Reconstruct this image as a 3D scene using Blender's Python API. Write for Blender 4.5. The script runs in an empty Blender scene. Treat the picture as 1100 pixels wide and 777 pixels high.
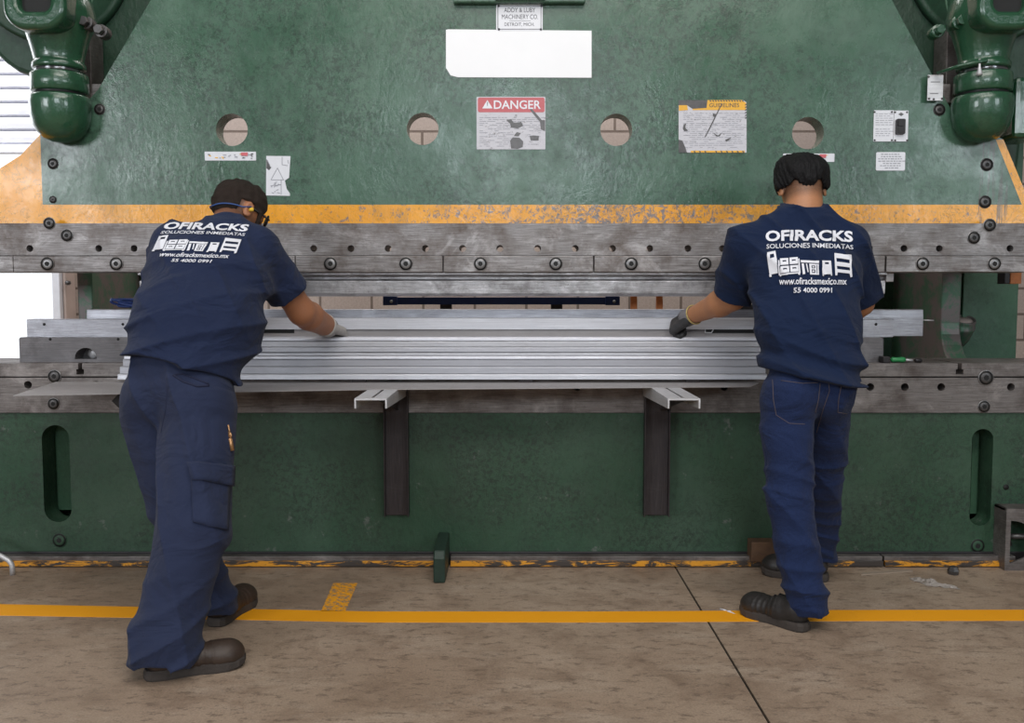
import bpy, bmesh, math, random
import numpy as np
from mathutils import Vector, Matrix
from mathutils.bvhtree import BVHTree

random.seed(7)
S = bpy.context.scene
COL = S.collection
PI = math.pi

# ------------------------------------------------------------------ camera, world, lights, exposure
FPX, CAMY, CAMZ, PITCH = 1000.0, -3.94, 1.15, math.radians(4.0)
cam_d = bpy.data.cameras.new('camera'); cam = bpy.data.objects.new('camera', cam_d); COL.objects.link(cam)
cam_d.sensor_width = 36.0; cam_d.lens = 36.0 * FPX / 1100.0
cam_d.clip_start = 0.05; cam_d.clip_end = 200
cam.location = (0, CAMY, CAMZ); cam.rotation_euler = (PI / 2 - PITCH, 0, 0)
S.camera = cam
S.view_settings.view_transform = 'Standard'; S.view_settings.look = 'None'
S.view_settings.gamma = 1.0; S.view_settings.use_curve_mapping = False
S.view_settings.exposure = -0.12

W_ = bpy.data.worlds.new('world'); S.world = W_; W_.use_nodes = True
bg = W_.node_tree.nodes['Background']; bg.inputs[0].default_value = (0.93, 0.96, 1.0, 1); bg.inputs[1].default_value = 1.35

def area(name, loc, target, sx, sy, power, col=(1, 1, 1)):
    d = bpy.data.lights.new(name, 'AREA'); d.shape = 'RECTANGLE'; d.size = sx; d.size_y = sy; d.energy = power; d.color = col
    o = bpy.data.objects.new(name, d); COL.objects.link(o); o.location = loc
    o.rotation_euler = (Vector(target) - Vector(loc)).to_track_quat('-Z', 'Y').to_euler(); return o
area('ceiling_lamp', (-0.3, -2.3, 5.0), (0, -0.3, 1.2), 5.0, 0.9, 75, (1.0, 0.985, 0.96))
area('ceiling_lamp', (0.8, -5.4, 5.2), (0.4, -1.6, 0.0), 4.5, 1.4, 155, (1.0, 0.96, 0.91))
area('rear_window_lamp', (0.1, -8.6, 3.2), (0, 0, 1.7), 2.6, 1.0, 125, (0.86, 0.94, 1.0))
area('rear_window_lamp', (-6.6, -8.2, 2.9), (-2.0, 0, 1.6), 2.6, 1.7, 250, (0.90, 0.95, 1.0))
area('rear_window_lamp', (6.3, -8.4, 3.0), (1.8, 0, 1.6), 2.4, 1.3, 130, (0.84, 0.94, 1.0))
area('door_daylight_fill', (-5.2, 2.2, 2.6), (-1.8, 0.0, 1.2), 1.6, 1.6, 30, (0.90, 0.95, 1.0))  # added inside the hall, stands in for daylight through the door
area('back_wall_fill', (0.3, 1.9, 4.6), (0.3, 3.1, 1.0), 5.5, 0.8, 110, (1.0, 0.98, 0.95))
area('back_wall_fill', (-5.0, 1.6, 4.2), (-4.2, 3.3, 2.4), 2.0, 1.0, 90, (0.95, 0.97, 1.0))  # extra light added to whiten the roller shutter

# ------------------------------------------------------------------ helpers
def ray(px, py):
    u = (px - 550.0) / FPX; v = -(py - 388.5) / FPX
    c, s = math.cos(PITCH), math.sin(PITCH)
    return Vector((u, c + v * s, -s + v * c))
def W(px, py, Y):
    r = ray(px, py); t = (Y - CAMY) / r.y
    return Vector((r.x * t, Y, CAMZ + r.z * t))
def FL(px, py, z=0.0):
    r = ray(px, py); t = (z - CAMZ) / r.z
    return Vector((r.x * t, CAMY + r.y * t, z))
def X_(px, Y, py=340): return W(px, py, Y).x
def Z_(py, Y): return W(550, py, Y).z

def tag(o, label=None, cat=None, group=None, kind=None):
    if label: o['label'] = label
    if cat: o['category'] = cat
    if group: o['group'] = group
    if kind: o['kind'] = kind
    return o
def empty(name, loc, label, cat, group=None):
    o = bpy.data.objects.new(name, None); COL.objects.link(o); o.location = loc
    o.empty_display_size = 0.1
    return tag(o, label, cat, group)
def wloc(o):
    v = Vector((0, 0, 0))
    while o is not None: v += o.location; o = o.parent
    return v

class MB:
    """collects geometry in world coordinates, then links it as one mesh object"""
    def __init__(s): s.v = []; s.f = []; s.m = []; s.sm = []
    def add(s, vs, fs, mi=0, smooth=False):
        n = len(s.v); s.v += [tuple(v) for v in vs]
        for f in fs: s.f.append([n + i for i in f]); s.m.append(mi); s.sm.append(smooth)
        return s
    def box(s, x0, x1, y0, y1, z0, z1, mi=0):
        vs = [(x0,y0,z0),(x1,y0,z0),(x1,y1,z0),(x0,y1,z0),(x0,y0,z1),(x1,y0,z1),(x1,y1,z1),(x0,y1,z1)]
        return s.add(vs, [(0,3,2,1),(4,5,6,7),(0,1,5,4),(1,2,6,5),(2,3,7,6),(3,0,4,7)], mi)
    def prism_x(s, prof, x0, x1, mi=0, smooth=False):
        """profile of (y,z) extruded along x"""
        n = len(prof)
        vs = [(x0, y, z) for y, z in prof] + [(x1, y, z) for y, z in prof]
        fs = [(i, (i+1) % n, n + (i+1) % n, n + i) for i in range(n)]
        fs += [tuple(range(n))[::-1], tuple(range(n, 2*n))]
        return s.add(vs, fs, mi, smooth)
    def lathe(s, prof, c, axis=(0,0,1), seg=32, mi=0, smooth=True):
        """profile (r,h) around axis through c"""
        a = Vector(axis).normalized(); u = a.orthogonal().normalized(); w = a.cross(u)
        vs = []; fs = []
        for r, h in prof:
            for k in range(seg):
                t = 2*PI*k/seg
                vs.append(Vector(c) + a*h + (u*math.cos(t) + w*math.sin(t))*max(r, 1e-5))
        for i in range(len(prof)-1):
            for k in range(seg):
                fs.append((i*seg+k, i*seg+(k+1) % seg, (i+1)*seg+(k+1) % seg, (i+1)*seg+k))
        fs.append(tuple(range(seg))[::-1]); fs.append(tuple((len(prof)-1)*seg+k for k in range(seg)))
        return s.add(vs, fs, mi, smooth)
    def cyl(s, a, b, r, seg=20, mi=0, smooth=True):
        a = Vector(a); b = Vector(b); L = (b-a).length
        return s.lathe([(r, 0), (r, L)], a, b-a, seg, mi, smooth)
    def tube(s, pts, r, seg=10, mi=0):
        pts = [Vector(p) for p in pts]; n = len(pts); vs = []; fs = []
        up = None
        for i, p in enumerate(pts):
            d = (pts[min(i+1, n-1)] - pts[max(i-1, 0)]).normalized()
            if up is None: up = d.orthogonal().normalized()
            up = (up - d*up.dot(d))
            up = up.normalized() if up.length > 1e-6 else d.orthogonal().normalized()
            w = d.cross(up); rr = r[i] if isinstance(r, (list, tuple)) else r
            for k in range(seg):
                t = 2*PI*k/seg; vs.append(p + (up*math.cos(t) + w*math.sin(t))*rr)
        for i in range(n-1):
            for k in range(seg): fs.append((i*seg+k, i*seg+(k+1) % seg, (i+1)*seg+(k+1) % seg, (i+1)*seg+k))
        fs.append(tuple(range(seg))[::-1]); fs.append(tuple((n-1)*seg+k for k in range(seg)))
        return s.add(vs, fs, mi, True)
    def build(s, name, mats, parent=None, bevel=0.0, segs=2, label=None, cat=None, group=None, kind=None, loc=None, fix=True):
        """loc: object origin in world coordinates"""
        base = wloc(parent) if parent is not None else Vector((0,0,0))
        org = Vector(loc) if loc is not None else (base.copy() if parent is not None else None)
        if org is None:
            a = np.array(s.v); org = Vector(((a[:,0].min()+a[:,0].max())/2, (a[:,1].min()+a[:,1].max())/2, a[:,2].min()))
        me = bpy.data.meshes.new(name)
        me.from_pydata([(v[0]-org.x, v[1]-org.y, v[2]-org.z) for v in s.v], [], s.f)
        if not isinstance(mats, (list, tuple)): mats = [mats]
        for m in mats: me.materials.append(m)
        me.polygons.foreach_set('material_index', s.m); me.polygons.foreach_set('use_smooth', s.sm)
        me.update()
        if fix:
            b = bmesh.new(); b.from_mesh(me); bmesh.ops.recalc_face_normals(b, faces=b.faces); b.to_mesh(me); b.free()
        o = bpy.data.objects.new(name, me); COL.objects.link(o)
        if parent is not None: o.parent = parent; o.location = org - base
        else: o.location = org
        if bevel:
            m = o.modifiers.new('bevel', 'BEVEL'); m.width = bevel; m.segments = segs; m.limit_method = 'ANGLE'; m.angle_limit = 0.7
            m.harden_normals = False
        return tag(o, label, cat, group, kind)

def circle(cx, cy, r, n=32): return [(cx + r*math.cos(2*PI*k/n), cy + r*math.sin(2*PI*k/n)) for k in range(n)]
def rrect(x0, x1, y0, y1, r, n=6):
    p = []
    for cx, cy, a0 in ((x1-r, y1-r, 0), (x0+r, y1-r, 90), (x0+r, y0+r, 180), (x1-r, y0+r, 270)):
        for k in range(n+1):
            a = math.radians(a0 + 90*k/n); p.append((cx + r*math.cos(a), cy + r*math.sin(a)))
    return p
def flat_mesh(loops, thick, bevel=0.0, res=1):
    """2D outlines with holes -> (verts (x,z in plane, y depth), faces); front at -thick/2"""
    cu = bpy.data.curves.new('c', 'CURVE'); cu.dimensions = '2D'; cu.fill_mode = 'BOTH'
    cu.extrude = max(thick/2 - bevel, 0); cu.bevel_depth = bevel; cu.bevel_resolution = res; cu.offset = -bevel
    for L in loops:
        sp = cu.splines.new('POLY'); sp.points.add(len(L)-1)
        for i, (x, y) in enumerate(L): sp.points[i].co = (x, y, 0, 1)
        sp.use_cyclic_u = True
    o = bpy.data.objects.new('c', cu); COL.objects.link(o)
    dg = bpy.context.evaluated_depsgraph_get(); me = bpy.data.meshes.new_from_object(o.evaluated_get(dg))
    vs = [tuple(v.co) for v in me.vertices]; fs = [tuple(p.vertices) for p in me.polygons]
    bpy.data.objects.remove(o); bpy.data.curves.remove(cu); bpy.data.meshes.remove(me)
    return vs, fs
def add_plate(mb, loops, y0, thick, mi=0, bevel=0.0):
    """vertical plate in the XZ plane, front face at y0, going back"""
    vs, fs = flat_mesh(loops, thick, bevel)
    mb.add([(x, y0 + thick/2 - z, y) for x, y, z in vs], fs, mi)
    return mb
def text_mesh(txt, size, bold=0.0, extrude=0.0, align='CENTER', sx=1.0, space=1.0):
    cu = bpy.data.curves.new('t', 'FONT'); cu.body = txt; cu.size = size; cu.extrude = extrude; cu.offset = bold
    cu.align_x = align; cu.align_y = 'CENTER'; cu.resolution_u = 3; cu.space_character = space
    o = bpy.data.objects.new('t', cu); COL.objects.link(o)
    dg = bpy.context.evaluated_depsgraph_get(); me = bpy.data.meshes.new_from_object(o.evaluated_get(dg))
    vs = [(v.co.x*sx, v.co.y, v.co.z) for v in me.vertices]; fs = [tuple(p.vertices) for p in me.polygons]
    bpy.data.objects.remove(o); bpy.data.curves.remove(cu); bpy.data.meshes.remove(me)
    return vs, fs
def text_fit(txt, x0, x1, y0, y1, bold=0.0, extrude=0.0):
    vs, fs = text_mesh(txt, 1.0, bold, extrude)
    a = np.array(vs); mn = a.min(0); mx = a.max(0)
    kx = (x1-x0)/(mx[0]-mn[0]); ky = (y1-y0)/(mx[1]-mn[1])
    return [(x0 + (v[0]-mn[0])*kx, y0 + (v[1]-mn[1])*ky, v[2]) for v in vs], fs

# ------------------------------------------------------------------ materials
class NT:
    def __init__(s, name):
        s.m = bpy.data.materials.new(name); s.m.use_nodes = True; s.t = s.m.node_tree
        s.b = s.t.nodes['Principled BSDF']; s.tc = s.t.nodes.new('ShaderNodeTexCoord')
    def node(s, k, **kw):
        n = s.t.nodes.new(k)
        for a, v in kw.items(): setattr(n, a, v)
        return n
    def ln(s, a, b): s.t.links.new(a, b)
    def mapping(s, scale=(1,1,1), loc=(0,0,0)):
        n = s.node('ShaderNodeMapping'); n.inputs['Scale'].default_value = scale; n.inputs['Location'].default_value = loc
        s.ln(s.tc.outputs['Object'], n.inputs['Vector']); return n.outputs[0]
    def noise(s, scale, detail=4, rough=0.55, vec=None, dist=0.0):
        n = s.node('ShaderNodeTexNoise'); n.inputs['Scale'].default_value = scale; n.inputs['Detail'].default_value = detail
        n.inputs['Roughness'].default_value = rough; n.inputs['Distortion'].default_value = dist
        s.ln(vec if vec is not None else s.tc.outputs['Object'], n.inputs['Vector']); return n.outputs[0]
    def ramp(s, fac, stops, interp='LINEAR'):
        n = s.node('ShaderNodeValToRGB'); e = n.color_ramp.elements; n.color_ramp.interpolation = interp
        while len(e) < len(stops): e.new(0.5)
        for i, (p, c) in enumerate(stops):
            e[i].position = p; e[i].color = (c, c, c, 1) if isinstance(c, (int, float)) else (*c, 1)
        s.ln(fac, n.inputs[0]); return n.outputs[0]
    def mix(s, fac, a, b, mode='MIX'):
        n = s.node('ShaderNodeMix', data_type='RGBA', blend_type=mode)
        for sock, v in ((n.inputs[0], fac), (n.inputs[6], a), (n.inputs[7], b)):
            if isinstance(v, (int, float)): sock.default_value = v
            elif isinstance(v, tuple): sock.default_value = (*v, 1)
            else: s.ln(v, sock)
        return n.outputs[2]
    def math(s, op, a, b=0.0, clamp=False):
        n = s.node('ShaderNodeMath', operation=op); n.use_clamp = clamp
        for sock, v in ((n.inputs[0], a), (n.inputs[1], b)):
            if isinstance(v, (int, float)): sock.default_value = v
            else: s.ln(v, sock)
        return n.outputs[0]
    def xyz(s):
        n = s.node('ShaderNodeSeparateXYZ'); s.ln(s.tc.outputs['Object'], n.inputs[0]); return n.outputs
    def bump(s, h, strength=0.3, dist=0.01):
        n = s.node('ShaderNodeBump'); n.inputs['Strength'].default_value = strength; n.inputs['Distance'].default_value = dist
        s.ln(h, n.inputs['Height']); s.ln(n.outputs[0], s.b.inputs['Normal'])
    def out(s, base=None, rough=None, metal=None, spec=None, coat=None):
        for k, v in (('Base Color', base), ('Roughness', rough), ('Metallic', metal), ('Specular IOR Level', spec), ('Coat Weight', coat)):
            if v is None: continue
            if isinstance(v, (int, float)): s.b.inputs[k].default_value = v
            elif isinstance(v, tuple): s.b.inputs[k].default_value = (*v, 1)
            else: s.ln(v, s.b.inputs[k])
        return s.m
def simple(name, col, rough=0.5, metal=0.0, var=0.12, nscale=20, bump=0.05):
    n = NT(name); f = n.noise(nscale)
    c = n.mix(f, tuple(x*(1-var) for x in col), tuple(min(1, x*(1+var)) for x in col))
    if bump: n.bump(n.noise(nscale*6, 3), bump, 0.004)
    return n.out(c, rough, metal)

def green_paint(name, a=(0.055,0.135,0.085), b=(0.075,0.165,0.11), rough=0.36, grime=0.5, chips=0.62, coat=0.0, zones=False, bumpk=0.5):
    n = NT(name)
    big = n.noise(2.2, 6, 0.6); fine = n.noise(55, 5, 0.7); mid = n.noise(9, 8, 0.7)
    c = n.mix(n.ramp(big, [(0.35, 0), (0.65, 1)]), a, b)
    c = n.mix(n.ramp(n.noise(26, 10, 0.85, dist=0.3), [(0.54, 0), (0.70, grime)]), c, tuple(x*0.35 for x in a))
    c = n.mix(n.ramp(mid, [(chips, 0), (chips+0.05, 0.55)]), c, (0.17, 0.17, 0.165))
    sc = n.noise(5, 10, 0.8, n.mapping((7, 1, 1)), 1.2)
    c = n.mix(n.ramp(sc, [(0.66, 0), (0.72, 0.35)]), c, (0.26, 0.31, 0.28))
    r = n.ramp(n.noise(6, 6, 0.7), [(0.3, rough-0.07), (0.75, rough+0.16)])
    if zones:
        x, y, z = n.xyz()
        zt = Z_(220, 0.05)
        low = n.math('LESS_THAN', z, zt); lft = n.math('LESS_THAN', x, X_(50, 0.05))
        # right edge band: signed distance to the sloping edge
        p = W(1078, 150, 0.05); q = W(1100, 205, 0.05); dx, dz = q.x-p.x, q.z-p.z; L = math.hypot(dx, dz)
        nx, nz = -dz/L, dx/L
        dist = n.math('ADD', n.math('MULTIPLY', x, nx), n.math('MULTIPLY', z, nz))
        rt = n.math('GREATER_THAN', dist, nx*p.x + nz*p.z - 0.030)
        rt = n.math('MULTIPLY', rt, n.math('LESS_THAN', z, Z_(150, 0.05)))
        rt = n.math('MULTIPLY', rt, n.math('GREATER_THAN', x, 1.0))
        lft = n.math('MULTIPLY', lft, n.math('LESS_THAN', z, Z_(128, 0.05)))
        mask = n.math('MAXIMUM', n.math('MAXIMUM', low, lft), rt)
        # worn paint of the yellow border, most in the middle of its length
        ax = n.math('ABSOLUTE', n.math('SUBTRACT', x, 0.45))
        th = n.math('ADD', n.math('MULTIPLY', ax, 0.055), 0.49)
        wear = n.noise(38, 10, 0.85, n.mapping((1.0, 1, 0.8)), 0.6)
        chip = n.ramp(n.math('SUBTRACT', wear, th), [(0.0, 0), (0.03, 1)])
        yc = n.mix(n.noise(10, 5), (0.80, 0.32, 0.012), (0.92, 0.42, 0.03))
        yc = n.mix(chip, yc, n.mix(n.noise(40), (0.14, 0.12, 0.13), (0.30, 0.26, 0.25)))
        c = n.mix(mask, c, yc)
        # runs and drips near the right end
        bx = n.math('MULTIPLY', n.math('GREATER_THAN', x, X_(1047, 0.05)), n.math('LESS_THAN', x, X_(1078, 0.05)))
        drip = n.ramp(n.noise(60, 3, 0.6, n.mapping((1, 1, 0.05))), [(0.52, 0), (0.60, 0.75)])
        c = n.mix(n.math('MULTIPLY', bx, n.math('MULTIPLY', drip, n.math('LESS_THAN', z, Z_(152, .05)))), c, (0.09, 0.08, 0.07))
    # fine craze lines and specks of old dirt
    ln_ = n.math('ABSOLUTE', n.math('SUBTRACT', n.noise(11, 7, 0.72, dist=1.2), 0.5))
    cr = n.math('MULTIPLY', n.ramp(ln_, [(0.0, 1), (0.022, 0)]), n.ramp(n.noise(1.9, 6, 0.75), [(0.44, 0), (0.60, grime*0.8)]))
    c = n.mix(cr, c, tuple(x*0.3 for x in a))
    sm = n.noise(3.2, 8, 0.75, n.mapping((1, 1, 0.55), (4, 2, 1)))
    c = n.mix(n.ramp(sm, [(0.50, 0), (0.68, grime*0.55)]), c, tuple(x*0.5+0.01 for x in a))
    c = n.mix(n.ramp(n.noise(75, 4, 0.75), [(0.60, 0), (0.70, 0.55)]), c, tuple(x*0.3 for x in a))
    pm = n.ramp(n.noise(2.6, 6, 0.7, n.mapping((0.7, 1, 1), (1, 7, 3))), [(0.42, 0), (0.56, 1)])
    sp = n.ramp(n.noise(48, 9, 0.85, n.mapping((1, 1, 1)), 0.5), [(0.485, 0), (0.555, grime*0.95)])
    c0 = n.mix(n.math('MULTIPLY', pm, sp), c, tuple(x*0.28+0.006 for x in a))
    c = n.mix(mask, c0, c) if zones else c0
    h = n.math('ADD', n.math('MULTIPLY', n.noise(30, 6, 0.6, n.mapping((1, 1, 0.6)), 0.5), 1.0), n.math('MULTIPLY', fine, 0.35))
    n.bump(h, bumpk, 0.006)
    return n.out(c, r, 0.0, 0.6, coat)

def steel(name, a=(0.30,0.30,0.31), b=(0.46,0.46,0.48), rough=0.38, metal=0.75, dirt=0.5, dirtcol=(0.10,0.085,0.075), axis=(0.35,1,9), streak=30, th=0.5, wdirt=5):
    n = NT(name)
    br = n.ramp(n.noise(streak, 5, 0.65, n.mapping(axis)), [(0.32, 0), (0.68, 1)]); big = n.noise(wdirt, 8, 0.7)
    c = n.mix(br, a, b)
    sc = n.ramp(n.noise(wdirt*0.8, 8, 0.72, n.mapping((1, 1, 1.6), (5, 3, 2)), 0.8), [(0.52, 0), (0.66, dirt*0.7)])
    c = n.mix(sc, c, tuple(min(1, x*1.45+0.03) for x in b))
    c = n.mix(n.ramp(big, [(th, 0), (th+0.22, dirt)]), c, dirtcol)
    c = n.mix(n.ramp(n.noise(60, 6, 0.8), [(0.58, 0), (0.72, dirt*0.8)]), c, dirtcol)
    r = n.ramp(n.noise(8, 6, 0.7), [(0.3, rough-0.08), (0.7, rough+0.17)])
    n.bump(n.math('ADD', br, n.math('MULTIPLY', n.noise(90, 4), 0.5)), 0.15, 0.003)
    return n.out(c, r, metal)

M = {}
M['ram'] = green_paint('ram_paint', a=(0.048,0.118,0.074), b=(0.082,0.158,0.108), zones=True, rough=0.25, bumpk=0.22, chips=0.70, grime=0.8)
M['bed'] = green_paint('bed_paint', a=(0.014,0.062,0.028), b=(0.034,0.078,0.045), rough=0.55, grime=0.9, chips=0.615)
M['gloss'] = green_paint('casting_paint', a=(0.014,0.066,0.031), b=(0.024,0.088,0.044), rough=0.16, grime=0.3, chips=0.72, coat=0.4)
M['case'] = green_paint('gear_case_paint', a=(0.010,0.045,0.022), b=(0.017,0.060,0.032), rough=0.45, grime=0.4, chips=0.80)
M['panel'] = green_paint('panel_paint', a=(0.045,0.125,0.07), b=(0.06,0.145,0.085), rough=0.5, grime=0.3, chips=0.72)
M['clamp'] = steel('clamp_steel', a=(0.14,0.125,0.12), b=(0.36,0.34,0.34), dirt=0.95, dirtcol=(0.095,0.068,0.055), rough=0.42, metal=0.6, th=0.46)
M['bedsteel'] = steel('bed_steel', a=(0.13,0.115,0.11), b=(0.26,0.235,0.225), dirt=0.8, dirtcol=(0.065,0.048,0.042), rough=0.45, metal=0.55, th=0.45)
M['die'] = steel('die_steel', a=(0.28,0.28,0.31), b=(0.43,0.43,0.47), dirt=0.35, rough=0.36, metal=0.7, th=0.55)
M['oldblock'] = steel('dark_die_steel', a=(0.13,0.125,0.13), b=(0.20,0.19,0.20), dirt=0.5, dirtcol=(0.06,0.05,0.05), rough=0.5, metal=0.5)
M['punch'] = steel('punch_steel', a=(0.33,0.32,0.33), b=(0.56,0.55,0.57), dirt=0.8, dirtcol=(0.10,0.09,0.085), rough=0.35, metal=0.7, th=0.48, wdirt=9)
M['sheet'] = steel('bright_sheet', a=(0.47,0.47,0.51), b=(0.66,0.66,0.70), dirt=0.12, rough=0.34, metal=0.45, axis=(0.15,1,20), streak=40, th=0.6)
M['sheet2'] = steel('dull_sheet', a=(0.30,0.28,0.28), b=(0.38,0.355,0.355), dirt=0.15, rough=0.5, metal=0.15, axis=(0.15,20,1), th=0.6)
M['sheetB'] = steel('dark_band_sheet', a=(0.36,0.36,0.40), b=(0.50,0.50,0.54), dirt=0.15, rough=0.40, metal=0.4, axis=(0.12,1,24), streak=46, th=0.6)  # darker copy of the sheet steel: dark channel bands put into the colour
M['sheetC'] = steel('light_band_sheet', a=(0.52,0.52,0.57), b=(0.72,0.72,0.78), dirt=0.1, rough=0.36, metal=0.45, axis=(0.12,1,24), streak=46, th=0.6)  # lighter copy: bright bands of the pile put into the colour
M['gal'] = steel('bracket_steel', a=(0.55,0.54,0.56), b=(0.70,0.69,0.70), dirt=0.1, rough=0.4, metal=0.5, th=0.7)
M['black'] = simple('black_steel', (0.022,0.020,0.022), 0.45, 0.2)
M['dark'] = simple('dark_recess', (0.008,0.008,0.008), 0.7)
M['post'] = steel('post_steel', a=(0.035,0.03,0.032), b=(0.065,0.055,0.058), dirt=0.4, dirtcol=(0.05,0.03,0.022), rough=0.45, metal=0.4, axis=(9,1,0.35))
M['bolt'] = simple('bolt_steel', (0.10,0.095,0.095), 0.38, 0.7, 0.3, 60)
M['boltring'] = simple('worn_bolt_steel', (0.24,0.23,0.23), 0.35, 0.7, 0.3, 60)
M['chrome'] = simple('chrome_rod', (0.75,0.75,0.76), 0.15, 1.0, 0.1)
M['white'] = simple('white_enamel', (0.93,0.93,0.95), 0.5, 0.0, 0.03, 8, 0.02)
M['cream'] = simple('plate_white', (0.72,0.72,0.76), 0.4, 0.1, 0.05, 30, 0.02)
M['ink'] = simple('black_ink', (0.06,0.06,0.075), 0.5)
M['greyink'] = simple('grey_print', (0.33,0.33,0.37), 0.6)
M['red'] = simple('red_print', (0.62,0.13,0.15), 0.5, 0, 0.2, 60)
M['orangeprint'] = simple('amber_print', (0.90,0.50,0.06), 0.5, 0, 0.1, 60)
M['lblue'] = simple('blue_paint', (0.018,0.045,0.19), 0.4, 0.0, 0.2)
M['orange'] = steel('orange_paint', a=(0.42,0.12,0.03), b=(0.60,0.20,0.05), dirt=0.6, dirtcol=(0.12,0.06,0.04), rough=0.5, metal=0.0, axis=(1,1,1))
def worn_sign(name, base, scrape, th, tone=0.06):
    n = NT(name); f = n.noise(38, 9, 0.78, n.mapping((1.0, 1, 1.6)), 0.6)
    c = n.mix(n.noise(140, 3, 0.6, n.mapping((0.25, 1, 1))), base, tuple(x*(1-tone*3) for x in base))
    c = n.mix(n.ramp(f, [(th, 0), (th+0.035, 1)]), c, scrape)
    return n.out(c, 0.5, 0.0)
M['wornwhite'] = worn_sign('worn_white_print', (0.66,0.65,0.70), (0.23,0.22,0.23), 0.585)
M['wornred'] = worn_sign('worn_red_print', (0.62,0.15,0.17), (0.62,0.42,0.38), 0.62)
M['wornamber'] = worn_sign('worn_amber_print', (0.90,0.48,0.05), (0.25,0.22,0.22), 0.66)

def yellow_worn(name, th=0.50, base=(0.70,0.30,0.02)):
    n = NT(name)
    wear = n.ramp(n.noise(14, 9, 0.75, n.mapping((0.5, 1, 2)), 0.5), [(th, 0), (th+0.05, 1)])
    c = n.mix(wear, n.mix(n.noise(30), base, tuple(x*1.15 for x in base)), (0.05, 0.04, 0.035))
    return n.out(c, 0.55)
M['clip'] = simple('grimy_green_steel', (0.018,0.040,0.028), 0.5, 0.1, 0.5, 30)
M['rust'] = steel('rusty_steel', a=(0.09,0.05,0.03), b=(0.16,0.085,0.045), dirt=0.6, dirtcol=(0.05,0.035,0.03), rough=0.6, metal=0.2, axis=(1,1,1))
M['railyellow'] = yellow_worn('rail_yellow', 0.47)
def line_paint(name, th):
    n = NT(name)
    wear = n.ramp(n.noise(45, 9, 0.8), [(th, 0), (th+0.06, 1)])
    c = n.mix(n.noise(6), (0.90,0.36,0.004), (0.98,0.42,0.008))
    c = n.mix(wear, c, (0.30,0.22,0.15)); n.bump(n.noise(120), 0.2, 0.002)
    return n.out(c, 0.55)
M['line'] = line_paint('line_paint', 0.63); M['line2'] = line_paint('faded_line_paint', 0.49)

def concrete():
    n = NT('floor_concrete')
    c = n.mix(n.ramp(n.noise(0.9, 6, 0.6), [(0.35, 0), (0.65, 1)]), (0.33,0.235,0.165), (0.43,0.325,0.24))
    c = n.mix(n.ramp(n.noise(5, 9, 0.72, dist=0.4), [(0.47, 0), (0.64, 0.75)]), c, (0.235,0.160,0.110))
    c = n.mix(n.ramp(n.noise(3.1, 9, 0.75, n.mapping((0.7, 1.5, 1), (3, 1, 0))), [(0.52, 0), (0.66, 0.6)]), c, (0.50,0.40,0.31))
    c = n.mix(n.ramp(n.noise(22, 8, 0.8, n.mapping((0.7, 1.4, 1))), [(0.53, 0), (0.60, 0.75)]), c, (0.15,0.105,0.075))
    c = n.mix(n.ramp(n.noise(160, 3, 0.6), [(0.35, 0.35), (0.6, 0)]), c, (0.13,0.10,0.08))
    r = n.ramp(n.noise(4, 6), [(0.3, 0.45), (0.7, 0.65)])
    n.bump(n.noise(60, 8, 0.7), 0.25, 0.004); return n.out(c, r, 0, 0.4)
M['concrete'] = concrete()
def blocks():
    n = NT('block_wall')
    m = n.node('ShaderNodeCombineXYZ'); x, y, z = n.xyz(); n.ln(n.math('SUBTRACT', x, W(344,326,3.3).x), m.inputs[0]); n.ln(n.math('SUBTRACT', z, W(550,141.2,3.3).z-2.4), m.inputs[1])
    b = n.node('ShaderNodeTexBrick'); b.offset = 0.31; b.offset_frequency = 2
    for k, v in (('Scale', 1.0), ('Mortar Size', 0.010), ('Mortar Smooth', 0.1), ('Brick Width', 0.4), ('Row Height', 0.2), ('Bias', 0.0)): b.inputs[k].default_value = v
    b.inputs['Color1'].default_value = (0.44,0.36,0.33,1); b.inputs['Color2'].default_value = (0.50,0.41,0.36,1); b.inputs['Mortar'].default_value = (0.16,0.12,0.10,1)
    n.ln(m.outputs[0], b.inputs['Vector'])
    c = n.mix(n.ramp(n.noise(60, 5, 0.7), [(0.4, 0.3), (0.6, 0)]), b.outputs[0], (0.25,0.20,0.18))
    n.bump(n.noise(90), 0.4, 0.005); return n.out(c, 0.8)
M['blocks'] = blocks()
M['column'] = simple('column_plaster', (0.55,0.44,0.40), 0.7, 0, 0.15, 8)
M['jamb'] = simple('door_jamb_paint', (0.75,0.75,0.80), 0.5)
M['shutter'] = simple('shutter_metal', (0.82,0.82,0.88), 0.45, 0.1)
M['innerwall'] = simple('inner_wall_plaster', (0.36,0.36,0.37), 0.8)
M['ceil'] = simple('ceiling_metal', (0.30,0.31,0.32), 0.7)
M['yard'] = simple('yard_concrete', (0.6,0.58,0.55), 0.8)

# ------------------------------------------------------------------ the hall
gapx = 0.695; gy = FL(550, 657).y
MB().box(-9, gapx-0.004, -9, gy-0.003, -0.12, 0).build('floor', M['concrete'], kind='structure', loc=(0,0,0))
MB().box(gapx+0.004, 9, -9, gy-0.003, -0.12, 0).build('floor', M['concrete'], kind='structure', loc=(0,0,0))
MB().box(-9, gapx-0.004, gy+0.003, 3.4, -0.12, 0).build('floor', M['concrete'], kind='structure', loc=(0,0,0))
MB().box(gapx+0.004, 9, gy+0.003, 3.4, -0.12, 0).build('floor', M['concrete'], kind='structure', loc=(0,0,0))
MB().box(-9, 9, -9.4, 3.5, -0.16, -0.008).build('floor_base', M['dark'], kind='structure', loc=(0,0,0))
WY = 3.3
dx = X_(57, WY)
MB().box(dx+0.18, 9, WY, WY+0.2, 0, 6.2).build('wall_back', M['blocks'], kind='structure', loc=(0,0,0))
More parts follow.
